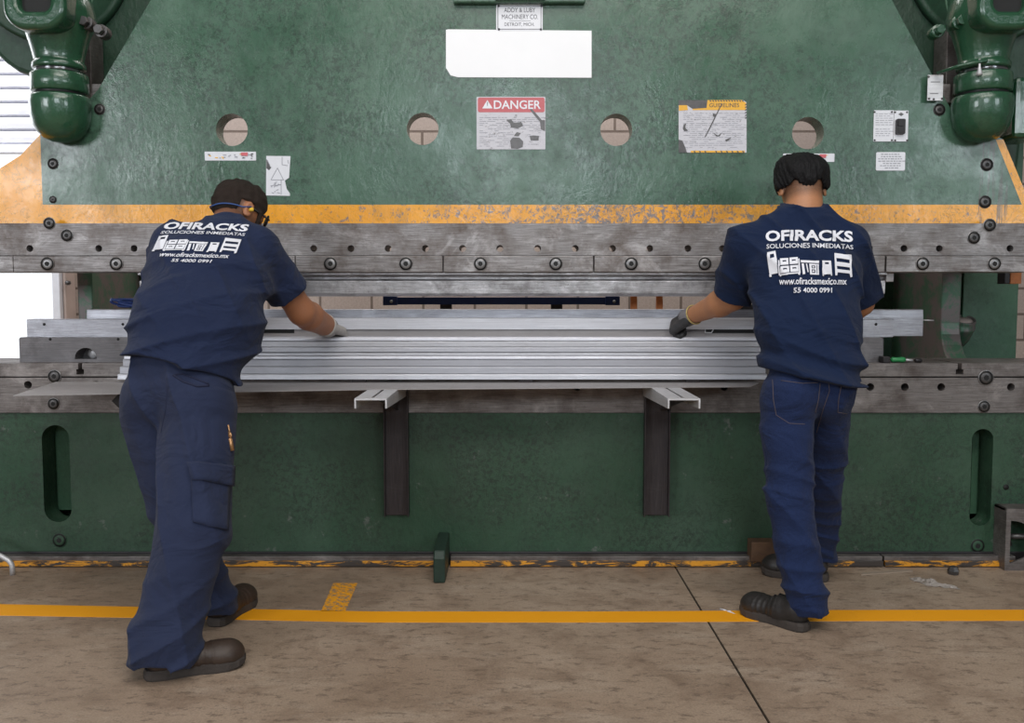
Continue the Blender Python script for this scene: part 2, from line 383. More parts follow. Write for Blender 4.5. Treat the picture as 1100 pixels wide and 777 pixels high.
MB().box(-9, dx+0.18, WY, WY+0.2, 3.0, 6.2).build('wall_back', M['blocks'], kind='structure', loc=(0,0,0))
MB().box(-9, 9, -9.4, WY+0.2, 6.2, 6.3).build('ceiling', M['ceil'], kind='structure')
MB().box(-9, 9, -9.4, -9.2, 0, 6.2).build('wall_front', M['innerwall'], kind='structure')
MB().box(9, 9.2, -9.4, WY+0.2, 0, 6.2).build('wall_right', M['innerwall'], kind='structure')
MB().box(-9.2, -9, -9.4, WY+0.2, 0, 6.2).build('wall_left', M['innerwall'], kind='structure')
MB().box(-9, 9, WY+0.2, 14, -0.1, -0.02).build('floor_yard', M['yard'], kind='structure')
# roller door: curtain of interlocking slats, half open; jamb
rd = empty('door_1', (dx-1.5, WY, 0), None, None); rd['kind'] = 'structure'
zt = Z_(155, WY); mb = MB(); z = zt
while z < 3.05:
    prof = [(WY+0.03, z), (WY-0.02, z+0.012), (WY-0.028, z+0.05), (WY-0.012, z+0.092), (WY+0.012, z+0.103), (WY+0.03, z+0.104)]
    mb.prism_x(prof, dx-3.6, dx, 0); z += 0.105
mb.build('shutter_curtain', M['shutter'], rd)
MB().box(dx-3.6, dx, WY-0.04, WY+0.05, zt-0.07, zt-0.005).build('bottom_rail', M['shutter'], rd, 0.005)
MB().box(X_(57,WY-.2), X_(65,WY-.2), WY-0.2, WY+0.1, 0, 3.1).build('door_jamb', M['jamb'], rd, 0.004)
cl = empty('trim_1', (dx+0.12, WY-0.05, 0), None, None); cl['kind'] = 'structure'
MB().box(X_(65,WY-.2)+0.002, dx+0.18, WY-0.16, WY+0.2, 0, 5.0).build('concrete_column', M['column'], cl, 0.01)
c = W(74, 304, WY-0.16); MB().cyl((c.x, c.y+0.001, c.z), (c.x, c.y-0.03, c.z), 0.018, 6).build('anchor_bolt', M['bolt'], cl)

# painted floor lines
def strip(pts, name, mat, label, grp=None):
    """pts: list of (near, far) floor points; thin painted band"""
    mb = MB(); n = len(pts); h = 0.0015
    vs = [(a.x, a.y, z) for a, b in pts for z in (0.0, h)] ; vs2 = [(b.x, b.y, z) for a, b in pts for z in (0.0, h)]
    V = vs + vs2; o = 2*n; fs = []
    for i in range(n-1):
        a0, a1, b0, b1 = 2*i, 2*i+1, 2*i+2, 2*i+3
        fs += [(a1, b1, o+b1, o+a1), (a0, b0, b1, a1), (o+a0, o+a1, o+b1, o+b0), (a0, o+a0, o+b0, b0)]
    fs += [(0, 1, o+1, o), (2*n-2, o+2*n-2, o+2*n-1, 2*n-1)]
    mb.add(V, fs); return mb.build(name, mat, label=label, cat='floor marking', fix=True)
strip([(FL(-60,660.5), FL(-60,648.5)), (FL(150,664), FL(150,652.5)), (FL(400,669), FL(400,657.5)), (FL(650,669), FL(650,657.5)), (FL(900,667.5), FL(900,656)), (FL(1180,667), FL(1180,655.5))],
      'painted_line', M['line'], 'long yellow line painted along the concrete floor in front of the green press')
strip([(FL(345,657), FL(371,657)), (FL(358,627), FL(384,627))], 'painted_line', M['line2'], 'short faded yellow stub painted on floor between the long line and the press')

# ------------------------------------------------------------------ press brake
press = empty('press_brake', (0, 0.1, 0), 'huge green press brake with steel clamps and yellow-bordered ram', 'machine')
org = (0, 0, 0)
def part(mb, name, mat, parent=press, bevel=0.003, label=None, **k): return mb.build(name, mat, parent, bevel, loc=org if parent is press else None, label=label, **k)

RY = 0.05                                   # ram front
def wp(px, py, Y=RY): p = W(px, py, Y); return (p.x, p.z)
outl = [wp(-75,240), wp(-62,205), wp(-30,192), wp(0,181), wp(22,167), wp(38,150), wp(60,125), wp(82,122), wp(105,97), wp(162,0), wp(205,-75), wp(915,-75), wp(958,0), wp(1001,80), wp(1024,122), wp(1050,136), wp(1078,150), wp(1100,203), wp(1128,240)]
holes = [circle(*wp(px, py), 0.0672, 48) for px, py in ((249,139.5), (454,138.5), (662,139.5), (868,143))]
ram = part(add_plate(MB(), [outl] + holes, RY, 0.10), 'ram', M['ram'], bevel=0, label='green ram plate with yellow border and four round holes')
def rp(mb, name, mat, label=None, bevel=0.0, parent=ram): return mb.build(name, mat, parent, bevel, label=label, loc=org)
# raised bar on top edge of ram face
x0, z0 = wp(487, 3, RY-0.03); x1, z1 = wp(629, -40, RY-0.03)
rp(MB().box(x0, x1, RY-0.035, RY, z0, z1).box(X_(532,RY-.045), X_(585,RY-.045), RY-0.05, RY-0.03, Z_(0,RY-.045), z1), 'mounting_bar', M['ram'], bevel=0.006)

def socket_bolt(mb, px, py, Y, r=0.026, deep=0.004, ring=0, head=1, hole=2):
    c = W(px, py, Y)
    # counterbore: bright rim, dark clearance ring, domed head with a hexagonal socket
    mb.lathe([(r, 0), (r*0.98, 0.0016), (r*0.90, 0.0018)], (c.x, Y, c.z), (0,-1,0), 28, ring)
    mb.lathe([(r*0.90, 0), (r*0.90, 0.0022)], (c.x, Y, c.z), (0,-1,0), 28, hole)
    mb.lathe([(r*0.70, 0.001), (r*0.70, 0.0036), (r*0.64, 0.0050), (r*0.40, 0.0052)], (c.x, Y, c.z), (0,-1,0), 24, head)
    mb.lathe([(r*0.36, 0.001), (r*0.36, 0.0060)], (c.x, Y, c.z), (0,-1,0), 6, hole, False)
    return mb
for px, py, r in ((107,117.5,.024), (57,176,.024), (57,214.5,.016), (1009,118,.026), (1060,177,.028), (1058,217,.028)):
    rp(socket_bolt(MB(), px, py, RY, r), 'bolt', [M['bolt'], M['bolt'], M['dark']])

# signs on the ram ------------------------------------------------
SY = RY - 0.0005
def sgn_text(mb, txt, px0, px1, py0, py1, mi, Y, bold=0.0):
    a = wp(px0, py1, Y); b = wp(px1, py0, Y)
    vs, fs = text_fit(txt, a[0], b[0], a[1], b[1], bold)
    mb.add([(v[0], Y, v[1]) for v in vs], fs, mi)
def pquad(mb, pts, Y, th, mi):
    P = [wp(x, y, Y) for x, y in pts]; add_plate(mb, [P], Y, th, mi)
def rquad(mb, px0, px1, py0, py1, r, Y, th, mi):
    a = wp(px0, py1, Y); b = wp(px1, py0, Y); add_plate(mb, [rrect(a[0], b[0], a[1], b[1], r, 4)], Y, th, mi)
mb = MB(); Y = SY - 0.004; rquad(mb, 533, 583, 4.5, 33, 0.008, Y, 0.004, 0)
e = Y - 0.0006
for q in ((534.5,581.5,6.3,6.9), (534.5,581.5,31,31.6), (534.5,535.2,6.3,31.6), (580.8,581.5,6.3,31.6), (547,570,22.2,22.5)):
    a = wp(q[0], q[3], e); b = wp(q[1], q[2], e); mb.box(a[0], b[0], e, e+0.0008, a[1], b[1], 1)
sgn_text(mb, 'ADDY & LUBY', 541.5, 575, 8.3, 13.2, 1, e); sgn_text(mb, 'MACHINERY CO.', 539, 578, 15.5, 20.5, 1, e); sgn_text(mb, 'DETROIT, MICH.', 542, 574, 24.3, 28.5, 1, e)
for px, py in ((535.6,6.4), (581.6,6.4), (536,31.5), (581,31.5)):
    c = W(px, py, Y); mb.lathe([(0.005, 0), (0.004, 0.003)], (c.x, Y, c.z), (0,-1,0), 12, 1)
rp(mb, 'maker_plate', [M['cream'], M['ink']], 'white maker plate with black lettering and corner screws')
mb = MB(); pquad(mb, [(479,32), (481,31.5), (635.5,33), (635.5,83.5), (492,83), (484,81), (479,73)], SY-0.003, 0.003, 0)
rp(mb, 'blank_plate', M['white'], 'large blank white plate with one clipped corner')
# danger sign
mb = MB(); Y = SY-0.002; rquad(mb, 512, 586, 104, 160.5, 0.004, Y, 0.002, 0); e = Y-0.0007
rquad(mb, 513.3, 585, 104.8, 120.6, 0.008, e, 0.0008, 1); e2 = e-0.0006
pquad(mb, [(518,116.5), (523.6,107.5), (529.2,116.5)], e2, 0.0005, 2); pquad(mb, [(523,109.6), (524.2,109.6), (523.9,114), (523.3,114)], e2-0.0004, 0.0004, 3)
sgn_text(mb, 'DANGER', 530.5, 581, 107.8, 117.2, 2, e2, 0.015)
for k in range(16):
    yy = 126 + k*2.05; xx = 515
    while xx < 582:
        w = random.uniform(2, 9)
        if random.random() < 0.72 and not (548 < xx < 566 and yy > 140): pquad(mb, [(xx,yy), (xx+w,yy), (xx+w,yy+0.55), (xx,yy+0.55)], e, 0.0006, 3)
        xx += w + 1.2
for bl in ([(544,129),(549,128),(552,132),(560,131),(562,135),(556,138),(549,137),(548,133)], [(548,151),(551,147.5),(558,148),(562,152),(561.5,158),(556,160),(549,159.5)], [(552,146),(555,142),(559.5,143),(557,146.5)],
           [(568.5,117),(571,116.5),(582,129),(585.5,129),(585.5,141),(581,139),(580,131)], [(569,146),(573,145.5),(579,146),(578.5,151),(570,151)]):
    pquad(mb, bl, e-0.0004, 0.0006, 4)
rp(mb, 'danger_sign', [M['wornwhite'], M['wornred'], M['cream'], M['greyink'], M['bolt']], 'worn white sign with a red DANGER heading')
# guidelines sign
mb = MB(); Y = SY-0.002; pquad(mb, [(729,108),(798,107.5),(802,110),(802,164),(729,164)], Y, 0.002, 0); e = Y-0.0007
pquad(mb, [(760,107.5),(797,107.5),(801.5,110.5),(801.5,118.3),(744,118.3),(744,116.5),(759,116)], e, 0.0008, 1)
pquad(mb, [(729.3,113),(738,112.5),(739,118.3),(729.3,119)], e, 0.0008, 1)
pquad(mb, [(729,107.6),(760,107.6),(759,116),(744,117),(738,113),(729,113)], e-0.0001, 0.0007, 3)
pquad(mb, [(729,150),(733,151),(736,158),(738,164),(729,164)], e-0.0001, 0.0007, 3)
for k in range(13):
    pquad(mb, [(762+k*2.9,107.7),(763.4+k*2.9,107.7),(764.4+k*2.9,109.2),(763+k*2.9,109.2)], e-0.0004, 0.0005, 2)
for k in range(20):
    if k % 7: pquad(mb, [(742+k*2.9,162.2),(743.5+k*2.9,162.2),(744.4+k*2.9,163.8),(742.9+k*2.9,163.8)], e-0.0004, 0.0005, 2 if k % 2 else 1)
pquad(mb, [(742,161.9),(800,161.9),(800,164),(742,164)], e+0.0001, 0.0006, 1)
for k in range(6):
    pquad(mb, [(800.4,112+k*2.9),(802,111.2+k*2.9),(802,112.6+k*2.9),(800.4,113.4+k*2.9)], e-0.0004, 0.0005, 2)
sgn_text(mb, 'GUIDELINES', 762, 794, 110.8, 115.2, 2, e-0.0006)
for k in range(18):
    yy = 121.5 + k*2.15; xx = 734
    while xx < 796:
        w = random.uniform(2, 8)
        if random.random() < 0.75: pquad(mb, [(xx,yy), (xx+w,yy), (xx+w,yy+0.5), (xx,yy+0.5)], e, 0.0006, 4)
        xx += w + 1.2
for bl in ([(765.5,142),(768,144),(771.5,145.5),(775.5,142.5),(773,146.5),(769.5,146.6)], [(734.5,133.5),(737,132.8),(736,137),(739,140.5),(735,141),(733.5,138)],
           [(779,150),(786,147.5),(782,151),(780,152.5)], [(766,122),(770,123),(768,126),(765.7,124.5)]):
    pquad(mb, bl, e-0.0004, 0.0006, 3)
pquad(mb, [(775,111),(776,111),(764,136),(758,147),(757,147),(763,135)], e-0.0007, 0.0004, 3)
rp(mb, 'guideline_sign', [M['wornwhite'], M['wornamber'], M['ink'], M['bolt'], M['greyink']], 'scratched white sign with amber header and hazard edging')
# thin label strips
def strip_label(px0, px1, py0, py1, name, lab):
    mb = MB(); Y = SY-0.0015; rquad(mb, px0, px1, py0, py1, 0.003, Y, 0.0015, 0); e = Y-0.0006
    for k in range(24):
        x = random.uniform(px0+2, px1-5); y = random.uniform(py0+1.2, py1-2.6); w = random.uniform(1, 4)
        pquad(mb, [(x,y), (x+w,y), (x+w,y+random.uniform(.6,1.4)), (x,y+.8)], e-0.0001*k, 0.0005, random.choice((1, 2, 1, 3)))
    pquad(mb, [(px1-16,py0+.8),(px1-9,py0+.8),(px1-9,py0+4.5),(px1-16,py0+4.2)], e-0.003, 0.0005, 4)
    rp(mb, name, [M['cream'], M['greyink'], M['orangeprint'], M['bolt'], M['red']], lab)
strip_label(220, 275, 163, 172.5, 'label_strip', 'thin scuffed label strip below the far left hole')
strip_label(841, 896.5, 165, 174, 'label_strip', 'thin scuffed label strip below the right hole')
# torn triangle sticker
mb = MB(); Y = SY-0.0015; pquad(mb, [(286,167.5),(312,167.8),(310.5,191),(306,194),(308,203),(311.5,208),(311.5,210.5),(285.8,210)], Y, 0.0015, 0); e = Y-0.0006
def pline(mb, a, b, w, Y, mi):
    dx_, dy_ = b[0]-a[0], b[1]-a[1]; L = math.hypot(dx_, dy_); nx, ny = -dy_/L*w/2, dx_/L*w/2
    pquad(mb, [(a[0]+nx,a[1]+ny), (b[0]+nx,b[1]+ny), (b[0]-nx,b[1]-ny), (a[0]-nx,a[1]-ny)], Y, 0.0005, mi)
for i, (a, b) in enumerate((((298,180.5),(291,193.3)), ((298,180.5),(304.5,193.3)), ((291,193.3),(305,193.3)), ((303,168.5),(303,177)), ((303,177),(309,178)), ((302,193.5),(302,209)), ((287,172),(290,178)), ((309,172),(310,176)))):
    pline(mb, a, b, 0.7, e-0.00005*i, 1)
for k in range(14):
    x = random.uniform(290, 299); y = random.uniform(196, 207); pline(mb, (x, y), (x+random.uniform(1,4), y+random.uniform(-1,1)), 0.7, e-0.0004-0.00003*k, 1)
pquad(mb, [(286.2,171),(288,173),(289.5,178),(291.5,180),(289,183),(286.2,181)], e, 0.0005, 2)
rp(mb, 'torn_sticker', [M['cream'], M['greyink'], M['bolt']], 'torn white warning sticker with a line-drawn triangle')
# instruction plate with black switch
mb = MB(); Y = SY-0.003; rquad(mb, 938, 960.3, 118.5, 152, 0.002, Y, 0.003, 0); rquad(mb, 959.8, 976, 118.8, 152, 0.002, Y-0.0005, 0.003, 0); e = Y-0.0007
for k in range(11):
    yy = 122 + k*2.35
    if k == 6: continue
    xx = 940.5
    while xx < 956:
        w = random.uniform(2, 5); pquad(mb, [(xx,yy),(xx+w,yy),(xx+w,yy+.6),(xx,yy+.6)], e, 0.0005, 2); xx += w+1
for px, py in ((939.5,120.3),(958,120.3),(961.5,120.6),(974.3,120.6),(939.5,150.6),(958,150.6),(961.5,150.8),(974.3,150.8)):
    c = W(px, py, Y); mb.lathe([(0.0045, 0), (0.0035, 0.003)], (c.x, Y, c.z), (0,-1,0), 10, 3)
rquad(mb, 963, 973, 127.5, 144, 0.006, Y-0.016, 0.016, 1); rquad(mb, 965, 971, 129, 135, 0.002, Y-0.020, 0.005, 1); rquad(mb, 965, 971, 136.5, 142.5, 0.002, Y-0.018, 0.004, 1)
pquad(mb, [(968,120.8),(971,122.8),(968,124.8),(965,122.8)], Y-0.0012, 0.0005, 3)
rp(mb, 'switch_plate', [M['cream'], M['black'], M['greyink'], M['bolt']], 'white instruction plate with a black switch at right')
mb = MB(); Y = SY-0.0025; rquad(mb, 940.8, 972.6, 163.5, 183.3, 0.006, Y, 0.0025, 0); e = Y-0.0006
for k in range(7):
    yy = 165.3 + k*2.45; ins = (4, 4, 1, 1, 6, 3, 8)[k]; xx = 942.5+ins
    while xx < 970.5-ins:
        w = random.uniform(1.5, 4); pquad(mb, [(xx,yy),(xx+w,yy),(xx+w,yy+1.0),(xx,yy+1.0)], e, 0.0005, 1); xx += w+0.9
rp(mb, 'notice_plate', [M['cream'], M['greyink']], 'small white notice with seven lines of print')
mb = MB(); Y = RY-0.03; a = wp(996, 108, Y); b = wp(1013.5, 80.5, Y); mb.box(a[0], b[0], Y, Y+0.003, a[1], b[1], 0)
for px, py in ((997.5,82.5),(998,106),(1003,106.5),(1012,106)): c = W(px, py, Y); mb.lathe([(0.005,0),(0.004,0.003)], (c.x,Y,c.z), (0,-1,0), 10, 1)
pline(mb, (999,100.5), (1008,100.5), 0.6, Y-0.001, 1); pline(mb, (1000,88), (1010,88), 0.8, Y-0.001, 1)
mb.box(a[0]+0.02, b[0]-0.02, Y+0.003, RY+0.02, a[1]+0.03, b[1]-0.03, 0)
rp(mb, 'metal_tag', [M['gal'], M['bolt']], 'bare metal tag on the right sloping edge')

# clamp bar under the ram -----------------------------------------
CY = 0.0
a0 = wp(-75, 274.5, CY); b0 = wp(1175, 240, CY)
hx = [32, 106, 144, 181, 220, 259, 298, 337, 377, 417, 457, 497, 537, 577.5, 618, 658, 698, 739, 776, 815, 854, 894, 934, 971, 1009, 1085]
loops = [[(a0[0],a0[1]), (b0[0],a0[1]), (b0[0],b0[1]), (a0[0],b0[1])]] + [circle(*wp(h, 267, CY), 0.0145, 20) for h in hx]
clamp = part(add_plate(MB(), loops, CY, 0.16), 'clamp_bar', M['clamp'], bevel=0)
for px, py, r in ((53,240,.026), (72,253,.027), (1063,242,.028), (1046,255.5,.028)):
    socket_bolt(MB(), px, py, CY-0.001, r).build('bolt', [M['boltring'], M['bolt'], M['dark']], clamp, loc=org)
for px in (612, 1052, 1076):   # fine seam lines scribed in the steel
    pass
bounds = [-150, 14, 162, 317, 476, 638, 795, 951.5, 1110]
bolts = [51, 125, 201, 278, 355, 436, 516, 597, 678, 757, 835, 913, 991, 1068]
segY = -0.022
for i in range(len(bounds)-1):
    a = wp(bounds[i]+0.5, 292.5, segY); b = wp(bounds[i+1]-0.5, 275, segY)
    sg = part(MB().box(a[0], b[0], segY, 0.13, a[1], b[1]), 'clamp_jaw', M['clamp'], bevel=0.003)
    for bx in bolts:
        if bounds[i] < bx < bounds[i+1]:
            socket_bolt(MB(), bx, 283.5, segY-0.001, 0.030, 0.002).build('bolt', [M['clamp'], M['boltring'], M['dark']], sg, loc=org)
# punch (upper tool)
PY = 0.03
xa, xb = X_(152, PY), X_(949, PY)
zt, zb = Z_(292, PY), Z_(318.5, PY)
prof = [(PY+0.10, zt+0.01), (PY-0.02, zt+0.01), (PY-0.03, zt-0.004), (PY-0.03, Z_(295.5,PY)), (PY+0.012, Z_(297,PY)), (PY+0.012, Z_(300,PY)), (PY-0.012, Z_(302,PY)), (PY-0.010, zb+0.012), (PY+0.03, zb), (PY+0.06, zb+0.0), (PY+0.09, zb+0.03)]
part(MB().prism_x(prof, xa, xb), 'punch', M['punch'], bevel=0.0015, label='long bright steel upper tool')
part(MB().box(xb-0.001, X_(957,PY), PY-0.02, PY+0.08, Z_(303,PY), zt), 'punch_holder', M['clamp'], bevel=0.002)

# bed ----------------------------------------------------------------
BY = 0.0
zb1 = Z_(444, BY); z0 = 0.055
bx0, bx1 = -2.75, 2.75
def slot(px, Y=BY):
    xt = (px[0]+px[1])/2; a = wp(px[0], px[3], Y); b = wp(px[1], px[2], Y); return rrect(a[0], b[0], a[1], b[1], (b[0]-a[0])/2-0.001, 8)
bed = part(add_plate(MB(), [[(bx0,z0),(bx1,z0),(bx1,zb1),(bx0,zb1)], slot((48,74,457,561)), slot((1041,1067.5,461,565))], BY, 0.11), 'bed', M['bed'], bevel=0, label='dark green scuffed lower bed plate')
for (p0, p1, q0, q1) in ((52, 72, 461, 548), (1045, 1063, 465, 552)):      # inner web seen through the slots
    a = wp(p0-3, q1, BY+0.13); b = wp(p1+3, q0, BY+0.13)
    MB().box(a[0], b[0], BY+0.13, BY+0.16, a[1], b[1]+0.1).build('inner_web', M['panel'], bed, loc=org)
for px, py in ((64,580.5), (1050,586.5)):
    socket_bolt(MB(), px, py, BY-0.001, 0.032).build('bolt', [M['bed'], M['bed'], M['dark']], bed, loc=org)
c = wp(1074, 521); MB().lathe([(0.012,0),(0.012,0.002)], (c[0],BY,c[1]), (0,-1,0), 16).build('bolt_hole', M['dark'], bed, loc=org)
# back leg plate of the bed
part(MB().box(bx0, bx1, 0.30, 0.40, 0.0, zb1), 'bed_rear_plate', M['bed'])
part(MB().box(bx0, bx1, -0.005, 0.36, 0.0, z0), 'bed_foot', M['black'])
# steel plate
a = wp(-120, 443.5, -0.012); b = wp(1220, 406, -0.012)
hh = [30, 104, 141, 935, 972, 1011, 1086, 778, 620, 470]
loops = [[(a[0],a[1]),(b[0],a[1]),(b[0],b[1]),(a[0],b[1])]] + [circle(*wp(h, 413.5 if h < 500 else 416, -0.012), 0.0165, 20) for h in hh]
bplate = part(add_plate(MB(), loops, -0.012, 0.08), 'bed_plate', M['bedsteel'], bevel=0)
part(MB().box(bx0, bx1, 0.05, 0.06, a[1], b[1]-0.005), 'bed_plate_backing', M['dark'], bevel=0)
for px, py, r in ((57.5,434,.026), (1057,437,.027)):
    socket_bolt(MB(), px, py, -0.013, r).build('bolt', [M['boltring'], M['bolt'], M['dark']], bplate, loc=org)
# diamond headed pin near the left operator
c = W(131, 430, -0.014); s_ = 0.03
MB().add([(c.x-s_, -0.013, c.z), (c.x, -0.013, c.z-s_), (c.x+s_, -0.013, c.z), (c.x, -0.013, c.z+s_), (c.x-s_, -0.05, c.z), (c.x, -0.05, c.z-s_), (c.x+s_, -0.05, c.z), (c.x, -0.05, c.z+s_)],
         [(0,1,2,3),(7,6,5,4),(0,4,5,1),(1,5,6,2),(2,6,7,3),(3,7,4,0)]).build('square_pin', M['black'], bplate, 0.003, loc=org)
# bolster on top of the bed with T slots
za, zbb = Z_(404.5, -0.012), Z_(390.5, -0.012)
def notch(cx, w, n, zb_, zt_):   # T shape outline inserted from the top
    h = zt_-zb_; return [(cx-n, zt_), (cx-n, zt_-h*0.45), (cx-w, zt_-h*0.45), (cx-w, zt_-h*0.85), (cx+w, zt_-h*0.85), (cx+w, zt_-h*0.45), (cx+n, zt_-h*0.45), (cx+n, zt_)]
L_ = notch(X_(86,-.012,395), 0.016, 0.009, za, zbb); R_ = notch(X_(1031,-.012,395), 0.016, 0.009, za, zbb)
out = [(bx0, za), (bx1, za), (bx1, zbb)] + R_[::-1] + L_[::-1] + [(bx0, zbb)]
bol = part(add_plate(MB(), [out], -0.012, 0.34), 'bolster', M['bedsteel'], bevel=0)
for px, py, r in ((58.5,404.5,.029), (1059,406,.033)):
    socket_bolt(MB(), px, py, -0.014, r).build('bolt', [M['boltring'], M['bolt'], M['dark']], bol, loc=org)
part(MB().box(bx0, bx1, 0.02, 0.32, za-0.02, za), 'bed_gap_fill', M['dark'], bevel=0)
# base rails with worn yellow lip
ry = -0.045
def base_rail(px0, px1, th):
    z1, z2, z3 = Z_(598, ry), Z_(603, ry), Z_(608, ry)
    xa, xb = X_(px0, ry, 600), X_(px1, ry, 600)
    r = part(MB().box(xa, xb, ry, -0.006, z2, z1), 'base_rail', M['bedsteel'], bevel=0.002)
    MB().box(xa, xb, ry-0.012, ry+0.004, z3, z2+0.002).build('yellow_lip', M['railyellow'] if th else M['railyellow2'], r, 0.002, loc=org)
M['railyellow2'] = yellow_worn('rail_yellow_faint', 0.40)
base_rail(-60, 468, 1); base_rail(484, 806, 1); base_rail(806, 948, 0); base_rail(950, 1091, 1)
mb = MB(); xa, xb = X_(470, -.06, 600), X_(482, -.06, 600)
yb = FL(476, 627).y
mb.prism_x([(-0.002, 0.0), (yb, 0.0), (yb, 0.10), (yb+0.02, 0.13), (-0.002, 0.14)], xa, xb)
part(mb, 'floor_clip', M['clip'], bevel=0.006, label='small green foot clip over the base rail')
mb = MB(); a = W(806, 601, -.06); mb.box(a.x, a.x+0.11, -0.075, -0.003, 0.03, 0.115).build('rail_bracket', M['rust'], press, 0.003, loc=org)
# lower right motor guard
mb = MB(); gx = X_(1081, -.10, 560); gz = Z_(547, -.10)
arc = [(gx+0.02+0.13*math.sin(t), 0.08+(gz-0.13)*math.cos(t)) for t in np.linspace(0, PI/2, 10)]
loops = [[(gx, 0.0), (gx+0.35, 0.0), (gx+0.35, gz), (gx, gz)], [(gx+0.02, 0.03)] + [(x, z) for x, z in arc[::-1]]]
add_plate(mb, loops, -0.10, 0.012); mb.box(gx, gx+0.012, -0.09, 0.0, 0.0, gz); mb.box(gx, gx+0.35, -0.09, 0.0, gz-0.012, gz)
gd = part(mb, 'end_guard', M['bedsteel'], bevel=0.002)
MB().cyl((gx+0.03, -0.06, gz*0.52), (gx+0.14, -0.06, gz*0.52), 0.012).cyl((gx+0.012, -0.07, gz*0.72), (gx+0.05, -0.05, gz*0.36), 0.006).build('guard_pin', M['bolt'], gd, loc=org)

# side frames (C frames) and their covers ------------------------------
def cframe(px0, px1, side):
    """C shaped throat frame, edge on to the viewer"""
    Yf = 0.42; xa, xb = X_(px0, Yf), X_(px1, Yf)
    if xa > xb: xa, xb = xb, xa
    zB = Z_(391, Yf)-0.03; zt = 3.9
    prof = [(Yf-0.20, zB-0.35), (Yf-0.20, zB)]
    for t in np.linspace(0, PI/2, 7): prof.append((Yf-0.17+0.19*math.sin(t), zB+0.02+0.20*(1-math.cos(t))))
    prof += [(Yf+0.02, 1.35)]
    for t in np.linspace(0, PI/2, 6): prof.append((Yf+0.02-0.12*(1-math.cos(t)), 1.35+0.14*math.sin(t)))
    prof += [(Yf-0.10, zt), (1.9, zt), (1.9, 0.0), (Yf-0.02, 0.0), (Yf-0.02, zB-0.35)]
    return part(MB().prism_x(prof, xa, xb), 'side_frame', M['frame'], bevel=0.006)
nF = NT('frame_edge'); _n = nF.ramp(nF.noise(9, 8, 0.75, dist=0.4), [(0.44, 0), (0.54, 1)])
M['frame'] = nF.out(nF.mix(_n, (0.07,0.16,0.10), (0.17,0.145,0.14)), 0.42, 0.25)
cframe(82, 98, -1); cframe(1013, 1034, 1)
pz0, pz1 = 0.0, 3.9
Yc = 0.62
part(MB().box(X_(1034,Yc), X_(1093,Yc), Yc, Yc+0.05, pz0, pz1), 'frame_cover', M['panel'], bevel=0.003)
Yd = 1.0
part(MB().box(X_(900,Yd), X_(1020,Yd), Yd, Yd+0.05, pz0, pz1).box(X_(967,Yd), X_(972,Yd), Yd-0.03, Yd, pz0, pz1), 'rear_cover', M['bed2'] if 'bed2' in M else M['bed'], bevel=0.003)
part(MB().box(X_(92,Yd), X_(160,Yd), Yd, Yd+0.05, pz0, pz1).box(X_(124,Yd), X_(126,Yd), Yd-0.02, Yd, pz0, pz1), 'rear_cover', M['bed'], bevel=0.003)
# cup shaped boss on the right cover
c = W(1030, 345, Yc-0.06)
mb = MB(); cupc = Vector((X_(1035, Yc-.03), Yc-0.03, Z_(344, Yc-.03)))
mb.lathe([(0.03,-0.13),(0.045,-0.10),(0.058,-0.045),(0.062,-0.03),(0.055,-0.028),(0.058,0.0),(0.055,0.008),(0.045,0.004),(0.043,-0.02)], cupc, (0,-0.42,1), 32, 0)
mb.lathe([(0.047,-0.02),(0.045,0.0),(0.0,0.002)], cupc, (0,-0.42,1), 24, 1)
part(mb, 'oil_cup', [M['frame'], M['cupbrown'] if 'cupbrown' in M else M['column']], bevel=0)
# orange limit block under clamp at right
part(MB().box(X_(1084,.25), X_(1096,.25), 0.25, 0.32, Z_(305,.25), Z_(292,.25)), 'limit_block', M['orange'], bevel=0.003)
part(MB().box(X_(1077,.26), X_(1084,.26), 0.255, 0.32, Z_(305,.26), Z_(290,.26)), 'limit_switch', M['black'], bevel=0.003)

